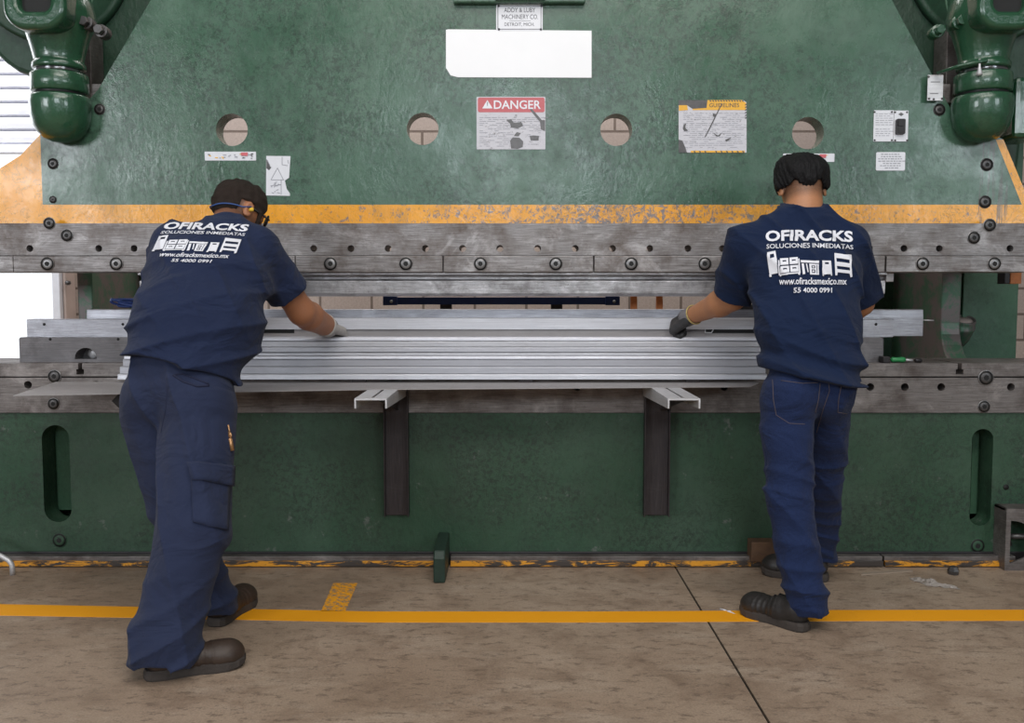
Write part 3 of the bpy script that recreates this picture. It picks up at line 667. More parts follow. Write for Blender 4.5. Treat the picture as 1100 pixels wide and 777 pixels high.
# ram adjusters at both upper corners ----------------------------------
def adjuster(cx, side):
    Yk = 0.0; k = (Yk-CAMY)/FPX
    C = Vector((W(cx, 110, Yk).x, Yk, 0)); zz = lambda py: Z_(py, Yk)
    def lz(prof): return [(r*k, zz(py)) for r, py in prof]
    dome = [(0.5,153),(9,152.5),(17,149),(23,143.5),(27,136),(29.5,126),(30.5,112),(30,106),(28.5,104),(20,103.5),(8,103.5)]
    ad = MB().lathe(lz(dome), C, (0,0,1), 48).build('ball_socket', M['gloss'], press, 0, loc=org, label='glossy green domed socket at the %s corner of the ram' % ('left' if side < 0 else 'right'))
    MB().lathe(lz([(25,104),(25,99)]), C, (0,0,1), 40).build('lock_ring', M['black'], ad, loc=org)
    MB().lathe(lz([(22,101),(27.5,100.5),(28.5,99),(28.5,82),(27.5,80.5),(22,80)]), C, (0,0,1), 48).build('collar', M['gloss'], ad, loc=org)
    MB().lathe(lz([(23.5,81),(23.5,74)]), C, (0,0,1), 40).build('screw_neck', M['chrome2'], ad, loc=org)
    MB().lathe(lz([(20,76),(26,75.5),(26.5,74),(26.5,70),(25,68.5),(24.5,66),(26,58),(28.5,48),(32,36),(36,28),(38,20),(36,5),(30,-10)]), C, (0,0,1), 48).build('pitman_neck', M['gloss'], ad, loc=org)
    # yoke: thick rounded ring
    yx = X_(44 if side < 0 else 1077, -0.12, 0); Yy = -0.16; kk = (Yy-CAMY)/FPX
    a = (yx-33*kk, yx+33*kk, Z_(33, Yy), Z_(-70, Yy)); hI = (yx-16*kk, yx+16*kk, Z_(13, Yy), Z_(-50, Yy))
    vs, fs = flat_mesh([rrect(*a, 0.09, 8), rrect(*hI, 0.03, 6)], 0.20, 0.022, 3)
    mb = MB(); mb.add([(x, -0.085 - z, y) for x, y, z in vs], fs, 0, True)
    y = mb.build('yoke', M['gloss'], ad, loc=org)
    MB().box(yx-18*kk, yx+18*kk, -0.15, -0.14, Z_(15, Yy), Z_(-52, Yy)).build('window_shade_panel', M['dark'], ad, loc=org)  # near-black panel added for the shade inside the yoke window
    # clamp lugs with hexagon bolts
    for (px, py, rr) in (((92, 24, .020), (108, 33, .020)) if side < 0 else ((1031, 23, .022), (1008, 33, .020))):
        c = W(px, py, -0.04); mb = MB(); mb.cyl((c.x, c.y+0.05, c.z), (c.x, c.y, c.z), rr*1.35, 24); mb.cyl((c.x, c.y, c.z), (c.x, c.y-0.03, c.z), rr, 6, 0, False)
        mb.build('clamp_bolt', M['gloss'] if side > 0 else M['bolt'], ad, 0.002, loc=org)
    # lever arm and bracket to the ram
    s = -side
    x1 = C.x + s*0.10; x2 = C.x + s*0.20
    MB().box(min(x1, x2), max(x1, x2), 0.07, 0.13, zz(107), zz(86)).build('link_bracket', M['clamp'], ad, 0.003, loc=org)
    if side < 0: return ad
    pts = [Vector((C.x + s*0.04, -0.115, zz(72))), Vector((C.x + s*0.13, -0.07, zz(75))), Vector((C.x + s*0.19, 0.0, zz(79)))]
    MB().tube(pts, 0.008, 8).build('lever', M['gloss'], ad, loc=org)
    # grease nipple
    c = Vector((C.x + s*0.065, -0.10, zz(78))); MB().lathe([(0.004,0.03),(0.005,0.0),(0.012,-0.03),(0.006,-0.036)], c, (0,0,1), 12).build('grease_fitting', M['gal'], ad, loc=org)
    return ad
M['chrome2'] = simple('neck_steel', (0.25,0.25,0.26), 0.18, 0.9, 0.3)
adjuster(65, -1); adjuster(1055, 1)
# heads of the side frames: big rounded castings behind the adjusters
def gear_case(side):
    mb = MB(); Yg = 0.34
    if side < 0: outl = [wp(-90, -90, Yg), wp(170, -90, Yg), wp(170, 105, Yg), wp(98, 103, Yg), wp(98, 82, Yg), wp(60, 84, Yg), wp(33, 81, Yg), wp(18, 76, Yg), wp(5, 67, Yg), wp(-12, 50, Yg), wp(-30, 20, Yg), wp(-60, 0, Yg)]
    else: outl = [wp(1190, -90, Yg), wp(940, -90, Yg), wp(940, 105, Yg), wp(1010, 105, Yg), wp(1010, 200, Yg), wp(1092, 200, Yg), wp(1098, 150, Yg), wp(1140, 120, Yg), wp(1190, 60, Yg)]
    add_plate(mb, [outl], Yg, 0.30, 0, 0.02)
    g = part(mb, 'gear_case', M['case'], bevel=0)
    # round cover, its rim showing as an arc
    cx = 55 if side < 0 else 1060
    c = W(cx, -40, Yg); R = 0.36
    MB().lathe([(R, 0), (R, 0.03), (R-0.012, 0.04), (R-0.03, 0.04), (R-0.035, 0.03), (0.02, 0.03)], (c.x, Yg, c.z), (0,-1,0), 72).build('round_cover', M['case'], g, loc=org)
    # vertical gib between case and ram
    gx0, gx1 = (88, 106) if side < 0 else (1008, 1026)
    MB().box(X_(gx0, .2), X_(gx1, .2), 0.20, 0.33, Z_(110, .2), Z_(30, .2)).build('guide_gib', M['bedsteel'], g, 0.003, loc=org)
    # oil line
    xo = 98 if side < 0 else 1017
    P = [W(xo+(side*-3), -20, 0.15), W(xo, 5, 0.14), W(xo+side*-3*-1, 18, 0.14), W(xo+1, 34, 0.16)]
    MB().tube(P, 0.005, 8).build('oil_line', M['panel'], g, loc=org)
gear_case(-1); gear_case(1)
part(MB().box(X_(1091,-.0,100), X_(1125,-.0,100), 0.0, 0.2, Z_(148,0), Z_(82,0)), 'right_slide_cover', M['gloss'], bevel=0.02)

# ------------------------------------------------------------------ dies on the bolster
zt_b = zbb
dy = 0.06
die = empty('die_block', (X_(480, dy), 0.15, zt_b), 'dark steel die base block resting on the bed, pocket at its left end', 'die')
xa, xb = X_(19.5, dy), X_(949, dy); z2 = Z_(362.5, dy)
pc = (X_(92, dy, 380), Z_(382, dy)); pr = 0.047
pocket = [(pc[0]+pr*math.cos(t)*1.0, pc[1]-0.012 + (0.045*math.sin(t))) for t in np.linspace(0, PI, 14)]
pocket = [(pc[0]-pr, pc[1]-0.016)] + pocket[::-1] + [(pc[0]+pr, pc[1]-0.016)]
add_plate(MB(), [[(xa, zt_b), (xb, zt_b), (xb, z2-0.006), (xb-0.006, z2), (xa+0.006, z2), (xa, z2-0.006)], pocket], dy, 0.08).build('body', M['oldblock'], die)
MB().box(xa+0.01, X_(958, dy), dy+0.08, dy+0.13, zt_b, z2-0.002).build('backing', M['oldblock'], die)
MB().lathe([(0.024,0),(0.024,0.02),(0.018,0.026)], (pc[0]+0.005, dy+0.08, pc[1]+0.006), (0,-1,0), 24).build('hold_down_bolt', M['gal'], die)
for px in (54, 127): c = W(px, 364.5, dy); MB().lathe([(0.006,0),(0.006,0.001)], (c.x, dy-0.0002, c.z), (0,-1,0), 10).build('pin_hole', M['dark'], die)
dz = z2
dy2 = 0.09
ld = empty('lower_die', (X_(490, dy2), 0.16, dz), 'pale ground steel die bar lying on the dark base block', 'die')
xa, xb = X_(28.5, dy2), X_(960, dy2); z3 = Z_(343, dy2)
MB().prism_x([(dy2, dz), (dy2, z3-0.003), (dy2+0.004, z3), (dy2+0.08, z3), (dy2+0.08, dz)], xa, xb).build('body', M['die'], ld)
for px in (47.5, 132, 941): c = W(px, 348.5, dy2); MB().lathe([(0.006,0),(0.006,0.0012)], (c.x, dy2-0.0002, c.z), (0,-1,0), 10).build('pin_hole', M['dark'], ld)
dy3 = 0.175
xa, xb = X_(93, dy3), X_(992, dy3); z4 = Z_(332.5, dy3); z3b = z3 if False else dz
tb = empty('die_rail', (X_(540, dy3), 0.2, dz), 'longest die bar, standing behind the pale die bar, end showing at right', 'die')
MB().prism_x([(dy3, dz), (dy3, Z_(341, dy3)), (dy3+0.004, z4-0.002), (dy3+0.008, z4), (dy3+0.10, z4), (dy3+0.10, dz)], xa, xb).build('body', M['die'], tb, 0.0015)
c = W(992, 344, dy3+0.02); MB().cyl((c.x, c.y, c.z), (c.x+0.045, c.y, c.z-0.002), 0.003).build('locating_pin', M['gal'], tb)

# workpiece on the die and stack of profiles --------------------------
wy = 0.045
wk = empty('steel_profile', (X_(540, wy), wy+0.02, z3), 'folded steel profile lying along the die, under both operators hands', 'steel profile')
x0w, x1w = X_(160, wy), X_(905, wy)
zT = Z_(345, wy); zB_ = Z_(354, wy); t = 0.003
prof = [(wy, zB_), (wy, zT), (dy2+0.09, zT+0.001), (dy2+0.09, zT-t), (wy+t, zT-t), (wy+t, zB_)]
zT0 = z3+0.004
MB().prism_x([(wy, zB_), (wy, max(zT, zT0)), (dy3-0.002, max(zT, zT0)), (dy3-0.002, max(zT, zT0)-t), (wy+t, max(zT, zT0)-t), (wy+t, zB_)], x0w, x1w).build('web', M['sheet'], wk)
MB().prism_x([(wy+0.012, Z_(362,wy)), (wy+0.012, zB_+0.004), (wy+0.015, zB_+0.004), (wy+0.015, Z_(362,wy))], x0w, x1w).build('lip', M['sheet2'], wk)
for (p0, p1) in ((757, 830), (279, 316)):
    a = W(p0, 358, wy+0.010); b = W(p1, 353, wy+0.010)
    MB().box(a.x, b.x, wy+0.0100, wy+0.0125, a.z, b.z).build('slot', M['dark'], wk)
a = W(757, 358, wy+0.008); b = W(766, 353, wy+0.008)
add_plate(MB(), [[(a.x,a.z),(b.x-0.006,a.z),(b.x+0.006,b.z),(a.x,b.z)], [(a.x+0.004,a.z+0.004),(b.x-0.008,a.z+0.004),(b.x-0.001,b.z-0.004),(a.x+0.004,b.z-0.004)]], wy+0.006, 0.003).build('tab', M['gal'], wk)

ys = [362.3, 366.5, 373.0, 378.5, 382.5, 386.0, 394.0, 402.0, 408.2]
Yf = lambda i: -0.060 + (0, .004, -.002, .003, 0, .005, .001, -.002)[min(i, 7)]
ords = ['topmost', 'second from top', 'third from top', 'fourth from top', 'fifth from top', 'third from bottom', 'second from bottom', 'bottom']
for i in range(8):
    Yi = Yf(i); zt_i = Z_(ys[i], Yi); zb_i = Z_(ys[i+1], Yf(i+1)) if i < 7 else Z_(ys[8], Yi)
    zb_i = min(zb_i, zt_i - 0.008) + 0.0015
    x0p = X_(145 - 3.1*i, Yi) + random.uniform(-.006, .006); x1p = X_(838 - 2*i, Yi) + random.uniform(-.01, .01)
    t = 0.0022; yb_ = 0.035 if i < 4 else (-0.0135 if i < 7 else -0.0135); tilt = (0.004, -0.002, 0.005, 0.001, 0.004, -0.001, 0.003, 0.005)[i]
    # shallow inverted channel with a rounded front fold
    prof = [(Yi, zb_i), (Yi+tilt*0.3, zt_i-0.005), (Yi+tilt*0.3+0.0015, zt_i-0.0015), (Yi+tilt*0.3+0.005, zt_i), (yb_, zt_i), (yb_, zb_i), (yb_-t, zb_i), (yb_-t, zt_i-t), (Yi+tilt+t+0.004, zt_i-t), (Yi+t, zb_i)]
    o = MB().prism_x(prof, x0p, x1p).build('steel_channel', M[('sheetC','sheet','sheetB','sheet','sheetC','sheetB','sheetB','sheet')[i]], bevel=0,
        label='long bright bent steel channel, %s of the pile in front of the die' % ords[i], cat='steel channel', group='pile of steel channels on the front supports')
# flat sheet lying on the brackets
shz = 0.790
qs = [FL(14, 425, shz), FL(400, 418.5, shz), FL(806, 415.5, shz), FL(815, 411.5, shz), Vector((X_(812, -.018, 410), -0.018, shz)), Vector((X_(60, -.02, 413), -0.018, shz))]
mb = MB(); n = len(qs)
mb.add([(q.x, q.y, shz) for q in qs] + [(q.x, q.y, shz-0.0025) for q in qs], [tuple(range(n)), tuple(range(n, 2*n))[::-1]] + [(i, (i+1) % n, n+(i+1) % n, n+i) for i in range(n)])
mb.build('steel_sheet', M['sheet2'], label='flat dull steel sheet lying on the two support brackets', cat='steel sheet')
zsp = Z_(ys[8], Yf(7))
for j, px in enumerate((180, 385, 565, 745)):
    c = X_(px, -.06, 409)
    MB().box(c-0.03, c+0.03, -0.05, -0.02, shz+0.0003, zsp+0.0017).build('spacer_block', M['post'], bevel=0.002, label='small dark spacer block under the channel pile, ' + ('at its far left end', 'above the left bracket arm', 'midway between the two brackets', 'above the right bracket arm')[j], cat='spacer', group='spacer blocks between flat sheet and channel pile')
# support brackets
def bracket(p0, p1, q0, q1, lab):
    """p0,p1: pixel x of the post; q0,q1: pixel x of arm tip"""
    tipd = FL(550, 428.5, shz-0.003).y
    r = empty('support_bracket', ((X_(p0, -.05)+X_(p1, -.05))/2, -0.03, Z_(556, -.05)), lab, 'bracket', 'sheet support brackets bolted to the bed')
    ax0, ax1 = W(q0, 428, tipd).x, W(q1, 428, tipd).x; za_ = shz-0.0028; t = 0.006
    px0_, px1_ = X_(p0, -.05, 480), X_(p1, -.05, 480)
    # post: channel with two flanges toward the viewer
    add = MB().box(px0_, px1_, -0.02, -0.013, Z_(555.5, -.05), za_-0.002).box(px0_, px0_+0.005, -0.055, -0.02, Z_(555.5, -.05), za_-0.002).box(px1_-0.005, px1_, -0.055, -0.02, Z_(555.5, -.05), za_-0.002)
    add.build('post', M['post'], r, 0.002)
    cx = (ax0+ax1)/2
    hole = [(cx-0.004, tipd+0.03), (cx+0.006, tipd+0.03), (cx+0.006, -0.12), (cx-0.004, -0.12)]
    vs, fs = flat_mesh([[(ax0, tipd), (ax1, tipd), (ax1, -0.0135), (ax0, -0.0135)], hole], t)
    mb = MB(); mb.add([(x, y, za_-t/2+z) for x, y, z in vs], fs)
    h = 0.036
    mb.prism_x([(tipd, za_-h), (tipd, za_-t), (-0.0135, za_-t), (-0.0135, za_-h*1.6)], ax0, ax0+t); mb.prism_x([(tipd, za_-h), (tipd, za_-t), (-0.0135, za_-t), (-0.0135, za_-h*1.6)], ax1-t, ax1)
    mb.build('arm', M['gal'], r, 0.001)
    MB().prism_x([(tipd+0.03, za_-t), (-0.0135, za_-t), (-0.0135, za_-0.12), (tipd+0.2, za_-0.04)], cx+0.015, cx+0.021).build('gusset', M['post'], r)
bracket(412, 438.5, 380.5, 415.5, 'dark steel bracket with a pale arm under the sheet, beside the left operator')
bracket(692.5, 720, 717.5, 752.5, 'dark steel bracket with a pale arm under the sheet, beside the right operator')

# backgauge seen through the gap
bgx0, bgx1 = X_(412, 1.0), X_(665, 1.0)
bgr = empty('back_gauge', (0, 1.0, Z_(340, 1.0)), 'dark blue back gauge beam seen through the gap between ram and die', 'gauge')
MB().box(bgx0, bgx1, 1.0, 1.06, Z_(327.3,1.0), Z_(319.5,1.0)).build('beam', M['lblue'], bgr, 0.002)
for px in (412, 650):
    a = X_(px, .99); MB().box(a, a+0.075, 0.97, 1.0, Z_(328,1.0), Z_(318.5,1.0)).build('end_plate', M['lblue'], bgr, 0.002)
    MB().cyl((a+0.045, 0.97, Z_(324,1.0)), (a+0.045, 0.96, Z_(324,1.0)), 0.008).build('bolt', M['gal'], bgr)
MB().box(bgx0+0.3, bgx0+0.36, 1.0, 1.06, 0.0, Z_(327.3,1.0)).box(bgx1-0.36, bgx1-0.3, 1.0, 1.06, 0.0, Z_(327.3,1.0)).build('pedestal', M['post'], bgr, 0.003)
for (a, b, c_, d, lab) in ((677.5, 684.5, 319.5, 332, 'small orange stop block in the gap, left one of the close pair'), (705, 712, 319.5, 332, 'small orange stop block in the gap, right one of the close pair'),
                     (786, 800, 319, 328.5, 'orange stop block showing under the right operators left sleeve')):
    yy = 0.29; MB().prism_x([(yy, z4-0.001), (yy, Z_(c_, yy)-0.006), (yy+0.01, Z_(c_, yy)), (yy+0.05, Z_(c_, yy)), (yy+0.05, z4-0.001)] if False else [(yy-0.04, z4+0.0005), (yy-0.04, z4+0.03), (yy-0.03, Z_(c_, yy)+0.01), (yy-0.02, Z_(c_, yy)+0.01), (yy-0.02, z4+0.0005)], X_(a, yy-.04), X_(b, yy-.04)).build('stop_block', M['orange'], bevel=0.002, label=lab, cat='stop block', group='orange stops on the die rail')
# dark clamp in front of that third stop
MB().box(X_(783, .2), X_(815, .2), 0.18, 0.215, z4+0.0005, z4+0.022).cyl((X_(786,.2), 0.2, z4+0.02), (X_(786,.2), 0.2, z4+0.034), 0.012).build('toggle_clamp', M['black'], bevel=0.004, label='black clamp lying on the die rail behind the right operators arm', cat='clamp')
# tangled blue hose on the die rail, left
pts = []
for k in range(90):
    t = k/89*7*PI; pts.append(Vector((X_(138, .24) + 0.055*math.cos(t)+0.02*math.sin(t*.37), 0.232 + 0.022*math.sin(t*1.1), z4 + 0.012 + 0.032*(0.5+0.5*math.sin(t*0.63+k*.05)))))
MB().tube(pts, 0.0055, 8).build('air_hose', M['lblue'], label='tangled thin blue hose on the die rail behind the left operator', cat='hose')
# screwdriver on the bolster at right
r = empty('screwdriver', (X_(985, .03), 0.03, zbb), 'green and black handled screwdriver lying on the bed at right', 'tool')
M['tgreen'] = simple('tool_green', (0.03,0.25,0.08), 0.4); zz0 = zbb+0.0125
a = W(957, 388, .05); b = W(975, 389, .03); c = W(992, 391, .0)
MB().lathe([(0.006,0),(0.012,0.008),(0.010,0.03),(0.0125,0.05),(0.009,0.062)], (X_(958,.03), .03, zz0), (1,0,0), 12).build('handle', M['tgreen'], r)
MB().lathe([(0.006,0),(0.009,0.004),(0.009,0.026),(0.005,0.03)], (X_(984,.03), .03, zz0-0.003), (1,0,0), 10).build('end_grip', M['black'], r)
MB().cyl((X_(958,.03)+0.06, .03, zz0), (X_(985,.0), .03, zz0-0.003), 0.005).build('shaft', M['gal'], r)
MB().box(X_(950,.0), X_(957.5,.0), 0.0, 0.05, zbb+0.0005, Z_(383,.02)).build('shim_block', M['black'], bevel=0.003, label='little black block on the bed at the right end of the dies', cat='block')

# small things on the floor
P0, P1, P2, P3 = FL(-30, 588+30), FL(2, 612), FL(11, 612), FL(13, 617)
yy = -0.16
MB().tube([W(-40, 578, yy), W(-2, 596, yy), W(3, 598.5, yy), W(9, 602, yy), W(12.3, 606, yy), Vector((W(13.2, 610, yy).x, yy, 0.035)), Vector((W(13.2, 610, yy).x, yy, 0.0005))], 0.0105, 12).build('bent_pipe', M['gal'], label='grey bent pipe end touching floor at far left before the press', cat='pipe')
a = FL(925, 619); MB().add([(a.x, a.y, .001), (a.x+.235, a.y+.05, .001), (a.x+.245, a.y+.075, .001), (a.x+.02, a.y+.03, .001), (a.x, a.y, .007), (a.x+.235, a.y+.05, .007), (a.x+.245, a.y+.075, .007), (a.x+.02, a.y+.03, .007)],
    [(3,2,1,0),(4,5,6,7),(0,1,5,4),(1,2,6,5),(2,3,7,6),(3,0,4,7)]).build('wood_strip', simple('splinter_wood', (0.33,0.26,0.20), 0.8), label='thin splinter of wood on the floor along the base rail', cat='wood scrap')
def crumple(px, py, w, d, h, seed, name, mat, lab, cat):
    rnd = random.Random(seed); c = FL(px, py); nx_, ny_ = 12, 7; vs = []; fs = []
    for j in range(ny_):
        for i in range(nx_):
            u, v = i/(nx_-1)-.5, j/(ny_-1)-.5; e_ = max(0, 1-(abs(u)*2)**3)*max(0, 1-(abs(v)*2)**2)
            vs.append((c.x+u*w+rnd.uniform(-.006,.006), c.y+v*d*(0.5+rnd.random()*.6)+u*-.05, 0.001+h*e_*rnd.random()))
    for j in range(ny_-1):
        for i in range(nx_-1): fs.append((j*nx_+i, j*nx_+i+1, (j+1)*nx_+i+1, (j+1)*nx_+i))
    o = MB().add(vs, fs).build(name, mat, label=lab, cat=cat); m = o.modifiers.new('s', 'SOLIDIFY'); m.thickness = 0.0008; return o
wr = simple('plastic_wrap', (0.34,0.30,0.27), 0.3)
crumple(994, 625, 0.09, 0.05, 0.018, 1, 'crumpled_wrapper', wr, 'crumpled clear wrapper on the floor by the rail, left of two', 'litter')
crumple(1010, 630, 0.11, 0.045, 0.014, 5, 'crumpled_wrapper', wr, 'longer crumpled wrapper on the floor by the rail, right of two', 'litter')
c = FL(1024, 617); MB().lathe([(0.022,0.0005),(0.024,0.015),(0.016,0.032),(0.006,0.036)], (c.x, c.y, 0), (0,0,1), 7, 0, False).build('rubber_lump', M['bolt'], label='dark lump of grime on the floor against the base rail', cat='debris')
crumple(781, 657, 0.035, 0.02, 0.004, 9, 'paper_scrap', M['cream'], 'tiny pale scrap of paper on the floor beside the yellow line', 'litter')

# ------------------------------------------------------------------ people: distance-field surfaces
def fnoise(P, f, seed):
    r = np.random.RandomState(seed); out = 0.0
    for k in range(5):
        d = r.normal(size=3); d /= np.linalg.norm(d); ph = r.uniform(0, 6.28)
        out = out + np.sin((P[0]*d[0] + P[1]*d[1] + P[2]*d[2])*f*r.uniform(0.6, 1.6) + ph)
    return out/5
class SDF:
    def __init__(s, lo, hi, h):
        s.h = h; s.lo = np.array(lo, float); n = np.ceil((np.array(hi)-s.lo)/h).astype(int)+1
        s.ax = [(s.lo[i] + h*np.arange(n[i])).astype(np.float32) for i in range(3)]
        s.v = np.full(n, 0.5, np.float32)
    def _sub(s, lo, hi):
        sl = []
        for i in range(3):
            a = int(max(0, math.floor((lo[i]-s.lo[i])/s.h))); b = int(min(len(s.ax[i]), math.ceil((hi[i]-s.lo[i])/s.h)+1)); sl.append(slice(a, max(a, b)))
        P = (s.ax[0][sl[0]][:, None, None], s.ax[1][sl[1]][None, :, None], s.ax[2][sl[2]][None, None, :]); return tuple(sl), P
    def _put(s, sl, d, k, sub=False):
        a = s.v[sl]
        if sub: d = -d; hh = np.clip(0.5 - 0.5*(d-a)/max(k, 1e-6), 0, 1) if k > 0 else None; s.v[sl] = np.maximum(a, d) if k <= 0 else a*hh + d*(1-hh) + k*hh*(1-hh)
        elif k > 0:
            hh = np.clip(0.5 + 0.5*(a-d)/k, 0, 1); s.v[sl] = a*(1-hh) + d*hh - k*hh*(1-hh)
        else: s.v[sl] = np.minimum(a, d)
    def cap(s, a, b, ra, rb, k=0.02, wide=None, q=1.0, sub=False):
        """tapered capsule; wide: direction in which the section is q times wider"""
        a = np.array(a, float); b = np.array(b, float); m = max(ra, rb)*max(q, 1)+k+3*s.h
        sl, P = s._sub(np.minimum(a, b)-m, np.maximum(a, b)+m)
        if 0 in s.v[sl].shape: return s
        ab = b-a; L2 = max(float(ab@ab), 1e-9)
        t = np.clip(((P[0]-a[0])*ab[0] + (P[1]-a[1])*ab[1] + (P[2]-a[2])*ab[2])/L2, 0, 1)
        dx_, dy_, dz_ = P[0]-(a[0]+t*ab[0]), P[1]-(a[1]+t*ab[1]), P[2]-(a[2]+t*ab[2])
        if wide is not None:
            w = np.array(wide, float); w /= np.linalg.norm(w); e = dx_*w[0]+dy_*w[1]+dz_*w[2]; c = (1-1/q)*e
            dx_, dy_, dz_ = dx_-c*w[0], dy_-c*w[1], dz_-c*w[2]
        d = np.sqrt(dx_*dx_+dy_*dy_+dz_*dz_) - (ra+(rb-ra)*t)
        s._put(sl, d.astype(np.float32), k, sub); return s
    def ell(s, c, r, R=None, k=0.02, sub=False):
        """ellipsoid; R 3x3 with rows = local axes"""
        c = np.array(c, float); r = np.array(r, float); m = r.max()+k+3*s.h; R = np.eye(3) if R is None else np.array(R)
        sl, P = s._sub(c-m, c+m)
        if 0 in s.v[sl].shape: return s
        X, Y, Z = P[0]-c[0], P[1]-c[1], P[2]-c[2]
        q = [(X*R[i][0]+Y*R[i][1]+Z*R[i][2])/r[i] for i in range(3)]
        n1 = np.sqrt(q[0]**2+q[1]**2+q[2]**2)+1e-6; n2 = np.sqrt((q[0]/r[0])**2+(q[1]/r[1])**2+(q[2]/r[2])**2)+1e-6
        s._put(sl, (n1*(n1-1)/n2).astype(np.float32), k, sub); return s
    def full(s): return (s.ax[0][:, None, None], s.ax[1][None, :, None], s.ax[2][None, None, :])
    def disp(s, fn): s.v += fn(s.full()).astype(np.float32); return s
    def cut(s, p, n):
        """remove everything on the +n side of plane through p"""
        n = np.array(n, float); n /= np.linalg.norm(n); P = s.full(); s.v = np.maximum(s.v, ((P[0]-p[0])*n[0]+(P[1]-p[1])*n[1]+(P[2]-p[2])*n[2]).astype(np.float32)); return s
    def mesh(s):
        v = s.v; ins = v < 0; n = np.array(v.shape)
        c = ins[:-1,:-1,:-1].astype(np.int8)
        cnt = np.zeros(n-1, np.int8)
        for i in (0,1):
            for j in (0,1):
                for k in (0,1): cnt += ins[i:n[0]-1+i, j:n[1]-1+j, k:n[2]-1+k]
        act = (cnt > 0) & (cnt < 8); idx = np.argwhere(act); ids = np.full(n-1, -1, np.int64); ids[act] = np.arange(len(idx))
        acc = np.zeros((len(idx), 3)); w = np.zeros(len(idx))
        cor = [(i,j,k) for i in (0,1) for j in (0,1) for k in (0,1)]
        for a in cor:
            for ax in range(3):
                if a[ax] == 0:
                    b = list(a); b[ax] = 1
                    va = v[idx[:,0]+a[0], idx[:,1]+a[1], idx[:,2]+a[2]]; vb = v[idx[:,0]+b[0], idx[:,1]+b[1], idx[:,2]+b[2]]
                    m = (va < 0) != (vb < 0); t = np.where(m, va/(va-vb+1e-12), 0)
                    p = np.tile(np.array(a, float), (len(idx), 1)); p[:, ax] += t; acc[m] += p[m]; w[m] += 1
        vs = s.lo + (idx + acc/w[:,None])*s.h
        faces = []
        for ax in range(3):
            b1, b2 = (ax+1) % 3, (ax+2) % 3
            lo = [slice(1, n[i]-1) for i in range(3)]; lo[ax] = slice(0, n[ax]-1); hi = list(lo); hi[ax] = slice(1, n[ax])
            A = ins[tuple(lo)]; B = ins[tuple(hi)]; e = np.argwhere(A != B)
            if len(e) == 0: continue
            fl = A[e[:,0], e[:,1], e[:,2]]; off = np.ones(3, int); off[ax] = 0; e = e+off
            q = []
            for (u, w_) in ((0,0),(1,0),(1,1),(0,1)):
                g = e.copy(); g[:, b1] -= u; g[:, b2] -= w_; q.append(ids[g[:,0], g[:,1], g[:,2]])
            q = np.stack(q, 1); q[~fl] = q[~fl][:, ::-1]; faces.append(q)
        f = np.concatenate(faces); f = f[(f >= 0).all(1)]
        return vs, f
def obj_from(vs, f, name, mat, parent, label=None, smooth=2, attr=None):
    base = wloc(parent); me = bpy.data.meshes.new(name)
    V = np.asarray(vs) - np.array(base)
    me.vertices.add(len(V)); me.vertices.foreach_set('co', V.astype(np.float32).ravel())
    me.loops.add(f.size); me.loops.foreach_set('vertex_index', f.astype(np.int32).ravel())
    me.polygons.add(len(f)); me.polygons.foreach_set('loop_start', np.arange(0, f.size, 4, dtype=np.int32)); me.polygons.foreach_set('loop_total', np.full(len(f), 4, np.int32))
    me.update(calc_edges=True); me.validate()
    bm = bmesh.new(); bm.from_mesh(me)
    for _ in range(smooth): bmesh.ops.smooth_vert(bm, verts=bm.verts, factor=0.5, use_axis_x=True, use_axis_y=True, use_axis_z=True)
    bmesh.ops.recalc_face_normals(bm, faces=bm.faces); bm.to_mesh(me); bm.free()
    me.polygons.foreach_set('use_smooth', np.ones(len(me.polygons), bool))
    me.materials.append(mat)
    if attr is not None:
        a = me.attributes.new('stubble', 'FLOAT', 'POINT'); a.data.foreach_set('value', attr(np.asarray(vs)).astype(np.float32))
    o = bpy.data.objects.new(name, me); COL.objects.link(o); o.parent = parent
    return tag(o, label)

def skin_mat(name, col, dark):
    n = NT(name); a = n.node('ShaderNodeAttribute'); a.attribute_name = 'stubble'
    c = n.mix(n.noise(18, 4), col, tuple(x*0.82 for x in col)); c = n.mix(n.ramp(n.noise(260, 3), [(0.35, 0.25), (0.6, 0)]), c, tuple(x*0.6 for x in col))
    sp = n.math('MULTIPLY', a.outputs['Fac'], n.ramp(n.noise(300, 4, 0.7), [(0.35, 1), (0.65, 0.55)]))
    c = n.mix(sp, c, dark); n.bump(n.noise(300), 0.15, 0.002)
    n.b.inputs['Subsurface Weight'].default_value = 0.05; n.b.inputs['Subsurface Radius'].default_value = (0.01, 0.004, 0.002)
    return n.out(c, 0.5)
def cloth(name, a, b, scale=(400,400,400), rough=0.9, denim=False, wrs=(1,1,1.8)):
    n = NT(name); f = n.noise(5, 6, 0.6); c = n.mix(f, a, b)
    w = n.noise(1.0, 2, 0.5, n.mapping(scale)); c = n.mix(n.ramp(w, [(0.4, 0.0), (0.65, 0.35 if denim else 0.12)]), c, tuple(min(1, x*2.2) for x in b) if denim else b)
    wr_ = n.noise(5.0, 3, 0.5, n.mapping(wrs), 0.9); h_ = n.math('ADD', n.math('MULTIPLY', w, 0.06), n.math('ADD', n.math('MULTIPLY', n.noise(35, 4, 0.6), 0.10), wr_)); n.bump(h_, 0.85, 0.035)
    n.b.inputs['Sheen Weight'].default_value = 0.06
    return n.out(c, rough, 0, 0.2)
M['skinL'] = skin_mat('skin_warm', (0.40,0.165,0.080), (0.035,0.025,0.022)); M['skinR'] = skin_mat('skin_tan', (0.50,0.225,0.110), (0.03,0.022,0.02))
